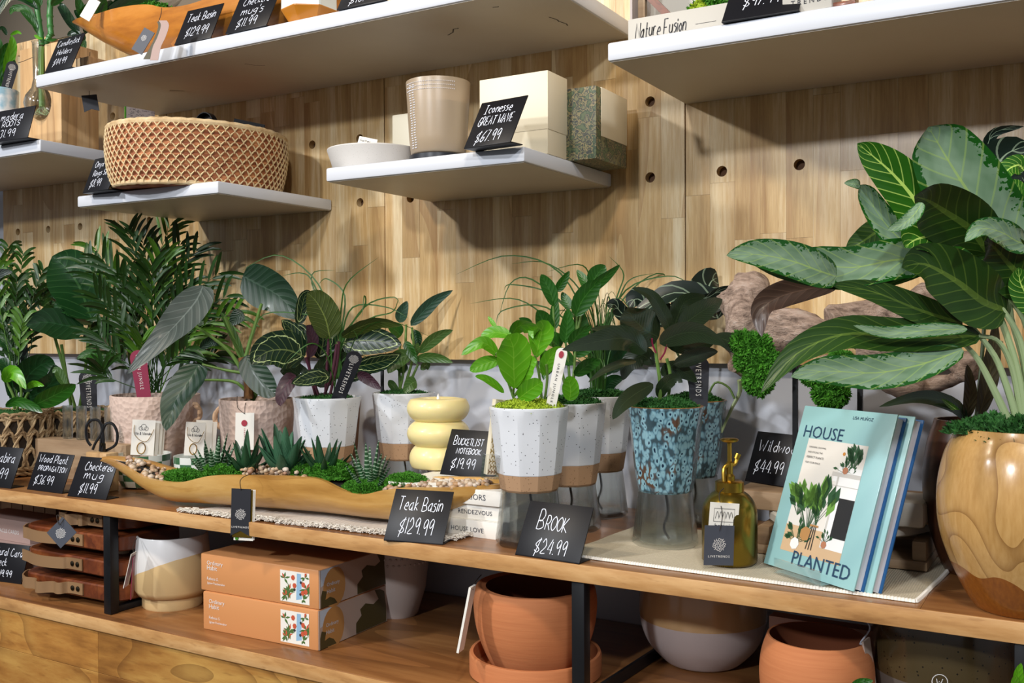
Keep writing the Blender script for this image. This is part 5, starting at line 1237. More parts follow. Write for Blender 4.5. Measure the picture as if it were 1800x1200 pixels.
for x in (1398, 1512):
    p = PY(x, 700, 1.68) - Vector(tdw.location); MB().box(p.x - .004, p.y - .004, 0, p.x + .004, p.y + .004, .26).build('rod', M['blackmetal'], tdw)
a = PZ(1308, 850, .93); lx = PY(1305, 880, 1.66).x; rx_ = PY(1420, 880, 1.66).x
MB().box(lx - tdw.location.x, -.045, 0, rx_ - tdw.location.x + .25, .085, .031, b=.003).build('wood_block', M['greyoak'], tdw)
# tiers below
tt = thing('serving_board', 'round white marble board under the driftwood block behind the teal books', 'board', ((lx + rx_) / 2 + .12, 1.68, .93 - .032 - .018))
MB().lathe([(.125, 0), (.13, .003), (.13, .014), (.127, .0175)], 64).build('disc', M['marble'], tt)
tt = thing('riser', 'dark wooden riser under the round marble board', 'riser', ((lx + rx_) / 2 + .12, 1.68, T + .004))
MB().box(-.13, -.10, .0, .13, .10, .014, b=.002).build('riser_top', M['greyoak'], tt); 
for sx in (-1, 1): MB().box(sx * .118 - .010, -.095, .014, sx * .118 + .010, .095, .0435, b=.002).build('riser_side', M['greyoak'], tt)
tt = thing('marble_block', 'small rounded cream block on the marble board right of the books', 'block', (PY(1588, 850, 1.64).x, 1.62, .9005 - .0))
tt.location.z = .8985; MB().box(-.045, -.05, -.0, .04, .05, .04, b=.008).build('block', M['marble'], tt)
tt = thing('white_box', 'small white box behind the round marble board', 'box', (PY(1640, 860, 1.80).x, 1.80, T)); MB().box(-.05, -.03, 0, .05, .03, .055, b=.002).build('box', M['card_white'], tt)

# ---------------------------------------------------------------- left middle: tubes, scissors, mugs with ring packets
def box_px(name, label, cat_, Z, BL, BR, TL, depth, mat, b=.001, group=None, part='body'):
    a = PZ(*BL, Z); c = PZ(*BR, Z); e = c - a; w_ = e.length; h_ = zz(*TL, dep(a)) - Z
    t = thing(name, label, cat_, (a + c) / 2, math.atan2(e.y, e.x), group); MB().box(-w_/2, 0, 0, w_/2, depth, h_, b=b).build(part, mat, t); return t, w_, h_
tp, wp_, hp_ = box_px('propagation_stand', 'oak block with clear glass tubes behind the Wood Plant sign', 'vase stand', T, (62, 836), (222, 853), (62, 770), .06, M['greyoak'], .002, part='wood_block')
for i in range(5):
    x = -wp_/2 + wp_ * (.24 + .155 * i); h1_ = zz(110, 716, dep(tp.location)) - T
    MB().lathe([(.010, hp_), (.0125, hp_ + .002), (.0125, h1_), (.0112, h1_), (.0112, hp_ + .004), (.001, hp_ + .004)], 24, cx=x, cy=.035).build('glass_tube', M['glass'], tp)
# scissors standing in a small wooden holder
ts = thing('scissors_holder', 'small pale wood holder behind the Checkered mug sign', 'holder', PZ(172, 863, T))
ts.location.y -= .0; sS = dep(ts.location); 
zt_ = zz(170, 795, sS) - T; MB().box(-.036, -.005, 0, .036, .030, zt_, b=.003).build('block', M['oak'], ts)
tq = thing('scissors', 'black handled garden scissors standing upright in the small wood holder', 'scissors', (ts.location.x, ts.location.y + .012, T + zt_ + .0005)); Pq = Plant(tq, dep(tq.location))
for xy in ((176,793,178,775,184,748,197,744,206,760,204,780,190,790,182,792), (180,793,182,770,176,742,162,738,152,750,153,772,160,783)):
    mb = MB(); mb.tube(cat(Pq.pts(xy, 0, .004), 26), .0032, 8); mb.build('handle', M['blackmetal'], tq)
mb = MB(); mb.tube(cat(Pq.pts((163,790,168,778,178,762,182,745), 0, 0), 16), .003, 8); mb.build('handle', M['blackmetal'], tq)
MB().lathe([(.0045, zz(180, 778, dep(tq.location)) - tq.location.z - .006), (.0045, zz(180, 778, dep(tq.location)) - tq.location.z)], 16).build('pivot', M['rivet'], tq)
MB().box(-.005, -.001, .0, .012, .001, .02).build('blade', M['rivet'], tq)
def checkmug(label, xl, xr, yb, yt, packs):
    c, r, s = RY(xl, xr, yb, T); t = thing('checkered_mug', label, 'mug', c); h = zz((xl+xr)/2, yt, s) - T
    nz, na = 5, 12; prof = [(r*.62, 0), (r*.80, h*.06)] + [(r * (.86 + .14 * math.sin(PI*.5*j/nz)), h*(.06 + .94*j/nz)) for j in range(1, nz+1)] 
    mb = MB(); n = 72; vs = []; fs = []; mi = []
    for (rr, z_) in prof + [(r*.95, h), (r*.93, h*.5)]:
        for i in range(n): a = 2*PI*i/n; vs.append((rr*math.cos(a), rr*math.sin(a), z_))
    for j in range(len(prof) + 1):
        for i in range(n): fs.append((j*n+i, j*n+(i+1) % n, (j+1)*n+(i+1) % n, (j+1)*n+i))
    mb.add(vs, fs); mb.mi = [((k // n) + ((k % n) // (n // na))) % 2 if k // n < len(prof) - 1 else 0 for k in range(len(fs))]
    mb.add([v for v in vs[:n]], [list(range(n))[::-1]]); mb.add([(r*.93*math.cos(2*PI*i/n), r*.93*math.sin(2*PI*i/n), h*.5) for i in range(n)], [list(range(n))])
    mb.build('bowl', [M['whitemug'], M['greenmug']], t)
    for i, (x0, y0, x1, y1, xb, yb_, ds) in enumerate(packs):
        t2, Mx, w_, h_, c_ = card('ring_packet', ['white packet with a gold ring, front one in the %s mug', 'second white ring packet in the %s mug', 'third white ring packet in the %s mug', 'rearmost white ring packet in the %s mug'][i] % ('left' if xl < 280 else 'right'), (x0, y0), (x1, y1), (xb, yb_), s + ds, s + ds + .01, M['card_white'], 'packet', th=.0015)
        lb = MB(Mx)
        if i == 0:
            for (a, b, q_) in ((.5, .80, .12), (.38, .76, .08), (.62, .76, .08)):
                lb.ribbon([Vector((w_*(a + q_*math.cos(k*PI/5)), -.0006, h_*(b + q_*.7*math.sin(k*PI/5)))) for k in range(11)], .0008, (0, -1, 0))
            write(lb, 'We & Wander', w_*.14, h_*.58, h_*.075, .0008, sx=w_*.72/twidth('We & Wander', h_*.075))
            rg = MB(Mx); rg.tube([Vector((w_*(.45 + .18*math.cos(k*PI/9)), -.002, h_*(.2 + .16*math.sin(k*PI/9)))) for k in range(19)], .0011, 6)
            rg.tube(cat([Vector((w_*x, -.0015, h_*z_)) for x, z_ in ((.1,.85),(.12,.6),(.4,.42),(.7,.42),(.95,.75))], 20), .0006, 5); rg.build('ring', M['gold'], c_)
            lb.build('emblem', M['ink'], c_, smooth=False, fix=False)
    return t
checkmug('green and white checkered mug with ring packets left of the basin moss', 204, 298, 1.575, 797, [(233,737,274,737,229,799,-.035), (262,739,281,740,258,799,-.015), (272,740,287,741,268,799,.005), (279,741,291,742,275,799,.025)])
checkmug('second checkered mug with ring packets behind the moss of the basin', 305, 392, 1.595, 800, [(327,741,362,741,323,800,-.035), (345,738,374,739,342,800,-.015), (362,741,382,742,358,800,.005)])
t, Mx, w_, h_, c_ = card('hanging_tag', 'white tag with red dot hanging on the second hammered pot', (414,725), (447,725), (413,790), sI - rI - .008, sI - rI - .006, M['card_white'])
mb = MB(Mx); mb.prism([(w_*(.48 + .16*math.cos(k*PI/7)), h_*.72 + w_*.17*math.sin(k*PI/7)) for k in range(14)], -.0012, -.0006); mb.build('emblem', M['red'], c_, smooth=False)
printed(c_, 'URBAN JUNGLE', -h_*.58, w_*.46, h_*.55, M['red'], Mx @ Matrix.Rotation(PI/2, 4, 'Y'), height=w_*.1, spacing=1.3)
cord(t, [PD(430, 727, sI - rI - .008), PD(431, 712, sI - rI - .002), PD(434, 700, sI - rI + .012)]); cord(t, [PD(430, 727, sI - rI - .008), PD(418, 716, sI - rI - .002), PD(417, 696, sI - rI + .012)])

# ---------------------------------------------------------------- lower shelf
def bx(px, Y=None): pass
# serving boards
zb_ = B + .0005
for i, (xl, xs1, wav, lbl) in enumerate([(37, 60, 1, 'acacia board at the bottom of the stack, leather strap wavy'), (37, 42, 0, 'acacia board second from the bottom of the stack by the left post'),
                         (37, 40, 0, 'acacia board third up in the stack, with a slate tag'), (78, 90, 1, 'acacia board on top of the stack under the wooden top')]):
    yrow = [1062, 1010, 958, 925][i]; x_ = PY(xl, yrow, 1.40).x; rw = .335 if i < 3 else .24
    t = thing('serving_board', lbl, 'board', (x_ + rw/2, 1.40 + (.03 if i == 3 else 0), zb_), (0.02, -.01, .015, .0)[i], None)
    fh = .020 if i < 3 else .008; th = fh + (.034 if i < 3 else .028); rd = .045; poly = []
    for cx_, cy_, a0 in ((-rw/2 + rd, rd, PI), (rw/2 - rd, rd, 1.5*PI), (rw/2 - rd, .22 - rd, 0), (-rw/2 + rd, .22 - rd, .5*PI)):
        for k in range(7): a = a0 + PI/2*k/6; poly.append((cx_ + rd*math.cos(a), cy_ + rd*math.sin(a)))
    n = len(poly); mb = MB(); e_ = .003
    def ins(p, e): return (p[0] * (1 - 2*e/rw), .11 + (p[1] - .11) * (1 - 2*e/.22))
    vs = []
    for z_, e in ((fh, e_), (fh + e_, 0), (th - e_, 0), (th, e_)): vs += [(*ins(p, e), z_) for p in poly]
    mb.add(vs, [(j*n+k, j*n+(k+1) % n, (j+1)*n+(k+1) % n, (j+1)*n+k) for j in range(3) for k in range(n)] + [list(range(n))[::-1], [3*n+k for k in range(n)]])
    mb.build('board', M['boardwood'], t)
    for fx in (-.10, .10):
        MB().lathe([(.012, 0), (.014, .002), (.014, fh)], 20, cx=fx*rw/.335, cy=.07).build('foot', M['greyoak'], t)
        MB().lathe([(.012, 0), (.014, .002), (.014, fh)], 20, cx=fx*rw/.335, cy=.16).build('foot', M['greyoak'], t)
    zc = fh + (th - fh)/2 + .001; u0 = -rw/2 + .03; u1 = -rw/2 + (.18 if i < 3 else .12)
    pts = [Vector((-rw/2 + .05, .04, zc)), Vector((-rw/2 - .004, .03, zc)), Vector((-rw/2 + .02, -.004, zc))] if i != 1 else [Vector((u0 - .02, -.003, zc))]
    for k in range(1, 14):
        f_ = k / 14; pts.append(Vector((u0 + (u1 - u0)*f_, -.006 - (.016 * math.sin(PI*f_) + (.007 * math.sin(PI*f_*5) if wav else 0)), zc - (.003 if i == 0 else 0)*math.sin(PI*f_))))
    pts.append(Vector((u1, -.0025, zc))); pts.append(Vector((u1 + .045, -.002, zc)))
    mb = MB(); mb.strap(cat(pts, 60), (0, 0, .025), .0028); st_ = mb.build('handle_strap', M['leather'], t, sharp=30)
    for fx in (u1 + .012, u1 + .030, -rw/2 + .028 if i in (0, 3) else None):
        if fx is None: continue
        mb = MB(Matrix.Translation((fx, -.0035 if fx > -rw/2 + .05 else -.010, zc)) @ Matrix.Rotation(PI/2, 4, 'X')); mb.lathe([(.0060, 0), (.0056, .0014), (.003, .0026), (.0001, .003)], 16); mb.build('rivet', M['rivet'], t)
    zb_ += th + .0006
zt3 = 1.95
t, Mx, w_, h_, c_ = card('hanging_tag', 'slate tag hanging askew on the stack of leather handled boards', (110,908), (136,934), (82,936), 1.995, 1.99, M['card_grey'])
lb = MB(Mx); logo(lb, w_*.5, h_*.45, w_*.24); lb.build('emblem', M['whiteink'], c_, smooth=False, fix=False)
cord(t, [PD(112, 912, 1.994), PD(104, 922, 1.99), PD(100, 905, 2.0), PD(114, 912, 2.0)])
# pink boxes at the far left
t = thing('pink_box', 'pale pink box behind the Card Deck sign', 'box', (PY(-10, 960, 1.50).x, 1.50, B)); MB().box(-.10, 0, 0, .125, .10, .075, b=.001).build('box', M['pinkbox'], t)
t = thing('pink_box', 'upper pink box with white lettering behind the stacked boards', 'box', (PY(0, 960, 1.52).x, 1.52, B + .0755)); MB().box(-.12, 0, 0, .125, .10, .055, b=.001).build('box', M['pinkbox'], t)
printed(t, 'ORACLE CARDS', -.02, .02, .10, M['whiteink'], None, y=-.0006)
t = thing('slatted_crate', 'shaded slatted crate at the back of the far left of the lower shelf', 'crate', (PY(30, 920, 1.75).x, 1.75, B))
for k in range(7): MB().box(-.18 + k*.052, 0, 0, -.18 + k*.052 + .048, .012, .205).build('slat', M['greyoak'], t)
# cream and white planter
c, r, s = RZ(253, 356, 1075, B); r = 64.5 * s / F; t = thing('planter', 'white and cream dipped planter with a stepped foot beside the steel post', 'planter', c)
zf = zz(305, 1040, s) - B; zt_ = zz(305, 936, s) - B; pf = [(r*.77, 0), (r*.80, .004), (r*.80, zf), (r*.90, zf + .002), (r*.985, zf + .014), (r*.995, (zf+zt_)/2), (r*.93, zt_ - .002), (r*.915, zt_), (r*.885, zt_), (r*.90, zt_*.8), (r*.93, zf + .01), (.001, zf + .008)]
q = NT('dipped glaze', .4, coat=.2); sp = q.n('ShaderNodeSeparateXYZ', i_0=q.coord(0)); ed = q.math('SUBTRACT', sp.outputs[2], q.math('MULTIPLY', sp.outputs[0], .42)); wob = q.n('ShaderNodeTexNoise', i_Vector=q.coord(0), i_Scale=9).outputs[0]
q.col(q.mix(q.math('GREATER_THAN', q.math('MULTIPLY_ADD', wob, .02, ed), .098), 'd3b684', 'dad8d6')); M['dip'] = q.m
MB().lathe(pf, 72).build('pot', M['dip'], t, sharp=50)
for (tl, tr, bl, mt, lb_) in (((231,974),(238,976),(217,1034),'card_white','pink white paper tag hanging left of the cream planter'), ((234,980),(238,982),(230,1054),'magenta','red edged paper tag hanging beside the cream planter')):
    tg, Mx, w_, h_, c_ = card('hanging_tag', lb_, tl, tr, bl, s - .14, s - .11, M[mt])
cord(tg, [PD(236, 978, s - .12), PD(234, 960, s - .10), PD(241, 945, s - .07)])
# orange puzzle boxes
def frame3(BL, BR, FR, Z):
    a = PZ(*BL, Z); b = PZ(*BR, Z); c = PZ(*FR, Z); return a, b, c
M['box_side'] = plain('box side mauve', 'b5a295', .45); M['olive'] = plain('olive print', '4b4326', .5); M['skyprint'] = plain('sky print', 'b9c6d6', .5); M['ochre'] = plain('ochre print', 'b0824c', .5)
M['pg'] = plain('print leaf', '4b6b34', .5); M['pr'] = plain('print coral', 'c4573a', .5); M['pb'] = plain('print blue', '8fb4d0', .5)
def puzzle(label, Z, BL, BR, FR, h_, seed):
    a, b, c = frame3(BL, BR, FR, Z); e = b - a; w_ = e.length; dp = (c - b).length * .98; t = thing('puzzle_box', label, 'box', (a + b)/2, math.atan2(e.y, e.x))
    MB().box(-w_/2, 0, 0, w_/2 - .0012, dp, h_, b=.003).build('box', M['puzzle'], t)
    sd = MB(); sd.box(w_/2 - .0012, .0015, .0015, w_/2, dp - .0015, h_ - .0015); sp_ = sd.build('side_panel', M['box_side'], t, smooth=False)
    x_ = w_/2 + .0004
    def poly(pts, mt, nm='print', dx=0): 
        mb = MB(); mb.add([(x_ + dx, y*dp, z*h_) for y, z in pts], [list(range(len(pts)))]); return mb.build(nm, M[mt], sp_, smooth=False, fix=False)
    poly([(.02,.55),(.02,.97),(.25,.97),(.22,.85),(.28,.80),(.2,.70),(.10,.62)], 'skyprint')
    poly([(.20 + .15*math.cos(k*PI/10), min(.96, .45 + .52*math.sin(k*PI/10))) for k in range(20)], 'ochre', dx=.0001)
    poly([(.02,.02),(.24,.02),(.20,.16),(.14,.24),(.08,.20),(.10,.40),(.04,.46),(.02,.3)], 'olive', dx=.0002)
    poly([(.52,.03),(.98,.03),(.98,.40),(.95,.85),(.88,.95),(.80,.97),(.86,.7),(.78,.62),(.66,.72),(.58,.62),(.60,.45),(.52,.30)], 'olive')
    T_ = Matrix.Translation((x_ + .0003, 0, 0)) @ Matrix.Rotation(PI/2, 4, 'Z')
    printed(sp_, 'Ordinary', .10*dp, h_*.52, dp*.17, M['skyprint'], T_, y=0); printed(sp_, 'Habit', .10*dp, h_*.34, dp*.11, M['skyprint'], T_, y=0)
    printed(t, 'Ordinary', -w_*.44, h_*.72, w_*.14, M['whiteink']); printed(t, 'Habit', -w_*.44, h_*.58, w_*.09, M['whiteink'])
    printed(t, 'Rebeca S.', -w_*.44, h_*.31, w_*.10, M['whiteink']); printed(t, 'Jigsaw Puzzlemaker', -w_*.44, h_*.20, w_*.16, M['whiteink'])
    mb = MB(); x0, x1, z0, z1 = w_*.19, w_*.425, h_*.08, h_*.88
    R2 = random.Random(4); q_ = lambda a, b, y=-.0008: (x0 + (x1 - x0)*a, y, z0 + (z1 - z0)*b)
    def pp(pts, mi, y): mb.add([q_(a, b, y) for a, b in pts], [list(range(len(pts)))], mi)
    pp([(0,0),(1,0),(1,1),(0,1)], 0, -.0004); pp([(.55,.1),(.75,.15),(.72,.95),(.58,.95)], 1, -.0005)
    for k in range(60):
        a_, b_ = R2.choice([(.15,.75),(.2,.2),(.3,.35),(.85,.85),(.8,.15),(.9,.5)]); an = R2.uniform(0, 6.28); l_ = R2.uniform(.12, .28)
        c0 = (a_, b_); c1 = (a_ + l_*math.cos(an), b_ + l_*math.sin(an)); nx, ny = -math.sin(an)*.035, math.cos(an)*.035
        cl = lambda p: (min(1, max(0, p[0])), min(1, max(0, p[1]))); m_ = ((c0[0]+c1[0])/2, (c0[1]+c1[1])/2)
        pp([cl(c0), cl((m_[0]+nx, m_[1]+ny)), cl(c1), cl((m_[0]-nx, m_[1]-ny))], 2 if k % 5 else 3, -.0006 - k*.000004)
    for a_, b_ in ((.45,.8),(.5,.55),(.8,.62),(.78,.35),(.88,.4)): pp([(a_ + .07*math.cos(k), b_ + .09*math.sin(k)) for k in range(6)], 3, -.0009)
    for a_, b_ in ((.5,.42),(.72,.68),(.7,.3)): pp([(a_ + .04*math.cos(k), b_ + .05*math.sin(k)) for k in range(6)], 4, -.001)
    mb.build('cover_picture', [M['card_white'], M['pb'], M['pg'], M['pr'], M['ink']], t, smooth=False, fix=False)
    return t, w_, dp
ah = zz(353, 1038, dep(PZ(356, 1105, B))) - B
puzzle('lower orange puzzle box with white lettering', B, (357,1105), (560,1145), (691,1092), ah, 1)
puzzle('upper orange puzzle box stacked on its twin under the wooden top', B + ah + .0005, (353,1036), (561,1072), (693,1025), ah*.97, 2)
c, r, s = RY(640, 752, 1.70, B); t = thing('textured_pot', 'white dotted pot in shade behind the orange boxes', 'pot', c); zt_ = .19
pf = [(r*.6, 0), (r*.66, .006), (r*.9, .06), (r, .12), (r*.97, zt_), (r*.93, zt_), (r*.95, .12), (.001, .1)]; MB().lathe(pf, 48).build('pot', M['greypot'], t)
mb = MB()
for j in range(4):
    for i in range(36):
        a = 2*PI*(i + .5*(j % 2))/36; z_ = .118 + .013*j; mb.add([((r*.985 + .0035*v.x)*math.cos(a) + .0035*v.y*-math.sin(a), (r*.985 + .0035*v.x)*math.sin(a) + .0035*v.y*math.cos(a), z_ + .0035*v.z) for v in ico[0]], ico[1])
d_ = mb.build('raised_dots', M['greypot'], t); d_['kind'] = 'stuff'
# terracotta pot and saucer
def lathe_c(name, pts, mats, t, mis=None, n=72, sharp=50): MB().lathe(pts, n, mis=mis).build(name, mats, t, sharp=sharp)
c, r, s = RZ(838, 1040, 1236, B, 1); c, r, s = RY(830, 1048, 1.532, B); t = thing('terracotta_pot', 'round shouldered terracotta pot standing in a matching saucer', 'pot', c); zt_ = zz(940, 1029, s) - B
rs_ = r*1.07
lathe_c('saucer', [(rs_*.93, 0), (rs_, .004), (rs_*1.0, .036), (rs_*.985, .040), (rs_*.94, .040), (rs_*.93, .01), (.001, .008)], M['terra'], t)
P = cat([Vector((a*r, b, 0)) for a, b in ((.66, .0105), (.80, .035), (.95, .08), (1.0, .125), (.955, .155), (.86, zt_))], 30)
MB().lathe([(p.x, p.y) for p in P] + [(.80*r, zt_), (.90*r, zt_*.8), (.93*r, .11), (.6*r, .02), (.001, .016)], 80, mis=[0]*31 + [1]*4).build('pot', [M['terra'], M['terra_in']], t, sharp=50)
tg, Mx, w_, h_, c_ = card('hanging_tag', 'cream paper tag hanging off the terracotta pot rim', (828,1033), (836,1033), (806,1148), s - r*.8, s - r*.55, M['card_white'], th=.004)
cord(tg, [PD(831, 1036, s - r*.7), PD(836, 1022, s - r*.4), PD(846, 1010, s - .02)])
# lilac and sand pot
c, r, s = RZ(1180, 1290, 1180, B, 1); r = 110 * s / F; t = thing('two_tone_pot', 'big sand and lilac two tone glazed pot under the wooden top', 'pot', c); zb1 = zz(1230, 1076, s) - B; zt_ = .2
M['sand'] = NT('sand glaze', .22, 'c6a274', coat=.6).m; M['lilac'] = NT('lilac glaze', .4, 'c2b5b2', coat=.1).m
P = cat([Vector((a*r, b, 0)) for a, b in ((.50, 0), (.62, .006), (.88, .040), (1.0, .085), (.985, .13), (.90, .17), (.84, zt_))], 40)
sp_ = next(i for i, p in enumerate(P) if p.y > zb1); MB().lathe([(p.x, p.y) for p in P] + [(.80*r, zt_), (.86*r, .16), (.9*r, .1), (.001, .02)], 84, mis=[1]*(sp_ - 1) + [0]*(len(P) + 4 - sp_)).build('pot', [M['sand'], M['lilac']], t, sharp=60)
# pink book behind
t, Mx, w_, h_, c_ = card('upright_book', 'dusty pink boxed book standing behind the terracotta bowl', (1352,1030), (1540,1056), (1350,1180), dep(PY(1352,1100,1.60)), dep(PY(1540,1100,1.60)), M['pinkbox'], 'book', th=.03)
printed(c_, 'A PLAYFUL RETURN TO THE SACRED SELF', w_*.10, h_*.70, w_*.74, M['whiteink'], Mx, spacing=1.25)
t.location.z = B + .0005 + (t.location.z - B) * 0
# terracotta bowl
c, r, s = RY(1337, 1533, 1.475, B); t = thing('terracotta_bowl', 'rounded terracotta bowl with paper tag in front of the pink book', 'bowl', c); zt_ = zz(1437, 1119, s) - B
P = cat([Vector((a*r, b*zt_, 0)) for a, b in ((.55, 0), (.70, .06), (.92, .35), (1.0, .60), (.97, .82), (.86, 1.0))], 30)
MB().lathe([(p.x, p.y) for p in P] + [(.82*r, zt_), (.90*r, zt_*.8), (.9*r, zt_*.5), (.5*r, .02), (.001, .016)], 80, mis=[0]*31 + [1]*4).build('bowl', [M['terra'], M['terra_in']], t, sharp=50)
tg, Mx, w_, h_, c_ = card('hanging_tag', 'brown cardboard tag tied with white string to the terracotta bowl', (1518,1128), (1530,1126), (1530,1215), s - r*.55, s - r*.35, M['box_side'], th=.003)
cord(tg, [PD(1520, 1130, s - r*.45), PD(1512, 1130, s - r*.3), PD(1528, 1108, s - r*.1), PD(1526, 1095, s), PD(1515, 1088, s + .02)], .0012, M['chalk'])
# dark pot on the right
c, r, s = RY(1540, 1785, 1.56, B); t = thing('dark_pot', 'large olive brown glazed pot with bare clay foot in the right corner', 'pot', c); zb1 = zz(1662, 1170, s) - B; zt_ = .2
P = cat([Vector((a*r, b, 0)) for a, b in ((.72, 0), (.80, .006), (.93, .06), (1.0, .12), (.99, .17), (.96, zt_))], 40)
sp_ = next(i for i, p in enumerate(P) if p.y > zb1)
M['oliveglaze'] = speck('olive speckled glaze', '4c3f27', '1f1a10', 160, .2, .25, .5)
MB().lathe([(p.x, p.y) for p in P] + [(.92*r, zt_), (.93*r, .1), (.001, .02)], 84, mis=[1]*(sp_ - 1) + [0]*(len(P) + 3 - sp_)).build('pot', [M['oliveglaze'], M['greyclay']], t, sharp=60)
wx = PD(1652, 1198, s - r - .001); lm = MB(Matrix.Translation(wx - Vector(t.location)) @ Matrix.Rotation(math.atan2(wx.x, -wx.y) * 0 + .35, 4, 'Z'))
lm.ribbon([Vector((.010*math.cos(k*PI/12), 0, .010*math.sin(k*PI/12))) for k in range(25)], .001, (0, -1, 0)); write(lm, 'W', -.005, -.003, .007, .001, y=0)
lm.build('emblem', M['whiteink'], t, smooth=False, fix=False)
# green sprigs poking in at the bottom right
for (x, y, Yp, lv, lb_) in ((1497, 1230, 1.40, [(1497,1230,1505,1205,1520,1192),(1495,1230,1510,1202,1535,1196),(1500,1232,1520,1218,1536,1215)], 'small green leaf sprig at the bottom edge before the terracotta bowl'),
                  (1795, 1230, 1.38, [(1795,1230,1790,1190,1795,1165),(1800,1232,1786,1205,1784,1186),(1800,1235,1806,1200,1812,1180)], 'bright green leaf sprig in the bottom right corner')):
    s = dep(PY(x, y, Yp)); t = thing('leaf_sprig', lb_, 'plant', PD(x, y, s)); Ps = Plant(t, s)
    for l_ in lv: Ps.leaf(l_, 9, 0, -.01, L['lime'] if x > 1700 else L['mid'], .2)
    Ps.stem((x, y, x + 1, y + 60), 2.5, 0, 0, M['stem'])

# ---------------------------------------------------------------- straw basket on the small shelf
ZS1 = 1.5148
c, r, s = RY(197, 503, 1.63, ZS1); tB_ = thing('straw_basket', 'coiled brown straw basket with cream cross stitches on the small shelf', 'basket', c, 0)
tB_.rotation_euler = (0.0, 0.035, 0); H1 = zz(350, 209, s - r) - ZS1
def rbk(z): f_ = z / H1; return r * (.90 + .10 * math.sin(min(1, f_ * 1.1) * PI / 2) - .03 * f_ * f_)
nc = 12; pf = []
for j in range(nc):
    for k in range(5):
        z_ = H1 * (j + k / 5) / nc; pf.append((rbk(z_) + .0032 * math.sin(PI * k / 5), z_ + .001))
pf += [(rbk(H1) - .001, H1), (rbk(H1) - .010, H1), (rbk(H1*.5) - .012, H1*.5), (r*.86, .010), (.001, .009)]
bk_ = MB().lathe([(r*.80, .0006)] + pf, 110).build('coiled_body', M['coil'], tB_, sharp=80)
def ring(z, rr, rad, nm, mt, n=110):
    mb = MB(); pts = [Vector((rr*math.cos(2*PI*i/n), rr*math.sin(2*PI*i/n), z)) for i in range(n + 1)]
    mb.tube(pts, [rad * (1 + .10 * math.sin(i * 2.3)) for i in range(n + 1)], 10, cap=False); return mb.build(nm, M[mt], tB_)
ring(H1, rbk(H1) - .003, .0085, 'rim', 'straw'); ring(.007, rbk(.005) - .002, .0062, 'base_ring', 'straw')
mb = MB(); ns = 62
for j in range(1, nc):
    z_ = H1 * j / nc
    for i in range(ns):
        a = 2*PI*(i + .5*(j % 2))/ns
        for sg in (-1, 1):
            p0 = []; 
            for k in range(4):
                f_ = k / 3 * .74; aa = a + sg * (f_ - 0) * PI / ns * 1.0; zz_ = z_ + H1 / nc * f_; rr2 = rbk(zz_) + .0034 + .001 * math.sin(PI * f_); p0.append(Vector((rr2*math.cos(aa), rr2*math.sin(aa), zz_)))
            mb.tube(p0, [.0017, .0017, .0013, .0007], 4)
        a2 = a; p0 = [Vector(((rbk(z_ - k*.003) + .0034)*math.cos(a2), (rbk(z_) + .0034)*math.sin(a2), z_ - k*.0045)) for k in range(2)]; mb.tube(p0, [.0018, .0009], 4)
sti = mb.build('cross_stitches', M['stitch'], tB_, fix=False); sti['kind'] = 'stuff'
t, Mx, w_, h_, c_ = card('card_packet', 'grey printed card with green edge sticking out of the straw basket', (222,187), (272,204), (222,235), s - .02, s + .03, M['greypot'], 'card', th=.003)
MB(Mx).box(-.003, 0, 0, 0, .003, h_).build('green_edge', M['moss'], t, smooth=False)
mb = MB(Mx); rr_ = random.Random(8)
for _ in range(150): x_, z_ = rr_.uniform(.05, .95)*w_, rr_.uniform(.3, .97)*h_; mb.ribbon([Vector((x_, -.0006, z_)), Vector((x_ + .003, -.0006, z_))], .0005, (0, -1, 0))
mb.build('fine_print', M['card_grey'], c_, smooth=False, fix=False)
t, Mx, w_, h_, c_ = card('sign_card', 'blank black sign card standing inside the straw basket', (412,208), (474,188), (400,252), s + .02, s - .01, plain('matte black card', '070709', .9), 'sign', th=.002)
t.location = t.location; 
t = thing('napkin_ring', 'dark ring edge peeking over the straw basket rim', 'ring', PD(362, 222, s + .02)); MB(Matrix.Rotation(PI/2, 4, 'X')).lathe([(.030, -.008), (.032, -.008), (.032, .008), (.030, .008), (.030, -.008)], 40).build('ring', M['blackmetal'], t)

# ---------------------------------------------------------------- shelf with candle and cream boxes
ZS2 = 1.5163
c, r, s = RZ(722, 822, 271, ZS2) if False else RY(716, 829, 1.575, ZS2)
t = thing('glass_candle', 'frosted beige candle in dotted glass on a black lid', 'candle', c); h_ = zz(772, 134, s - r) - ZS2
hb = .013
MB().lathe([(r*.86, 0), (r*.90, .002), (r*.90, hb), (r*.86, hb + .0012), (.001, hb + .0012)], 64).build('lid_base', M['candlepot'], t)
MB().lathe([(r*.80, hb + .0016), (r*.85, hb + .004), (r*.90, h_*.3), (r*1.0, h_ - .002), (r*.995, h_), (r*.965, h_), (r*.95, h_*.7), (r*.85, h_*.3), (r*.79, hb + .008), (.001, hb + .007)], 72).build('glass_jar', M['frost'], t, sharp=50)
M['candlewax'] = NT('beige wax', .5, 'b99b7c').m
MB().lathe([(r*.78, hb + .0085), (r*.84, h_*.3), (r*.93, h_*.72), (.001, h_*.72)], 56).build('wax', M['candlewax'], t, sharp=50)
mb = MB(); 
for row, a0 in enumerate([-2.05, -2.0, -1.88, -1.83]):
    for k in range(26):
        z_ = hb + .012 + (h_ - hb - .02)*k/26; rr2 = r*(.85 + .15*max(0, (z_ - .004)/h_)) + .0009; a = a0 + .02*math.sin(k*.8); mb.add([(rr2*math.cos(a) + v.x*.0011, rr2*math.sin(a) + v.y*.0011, z_ + v.z*.0011) for v in ico[0]], ico[1])
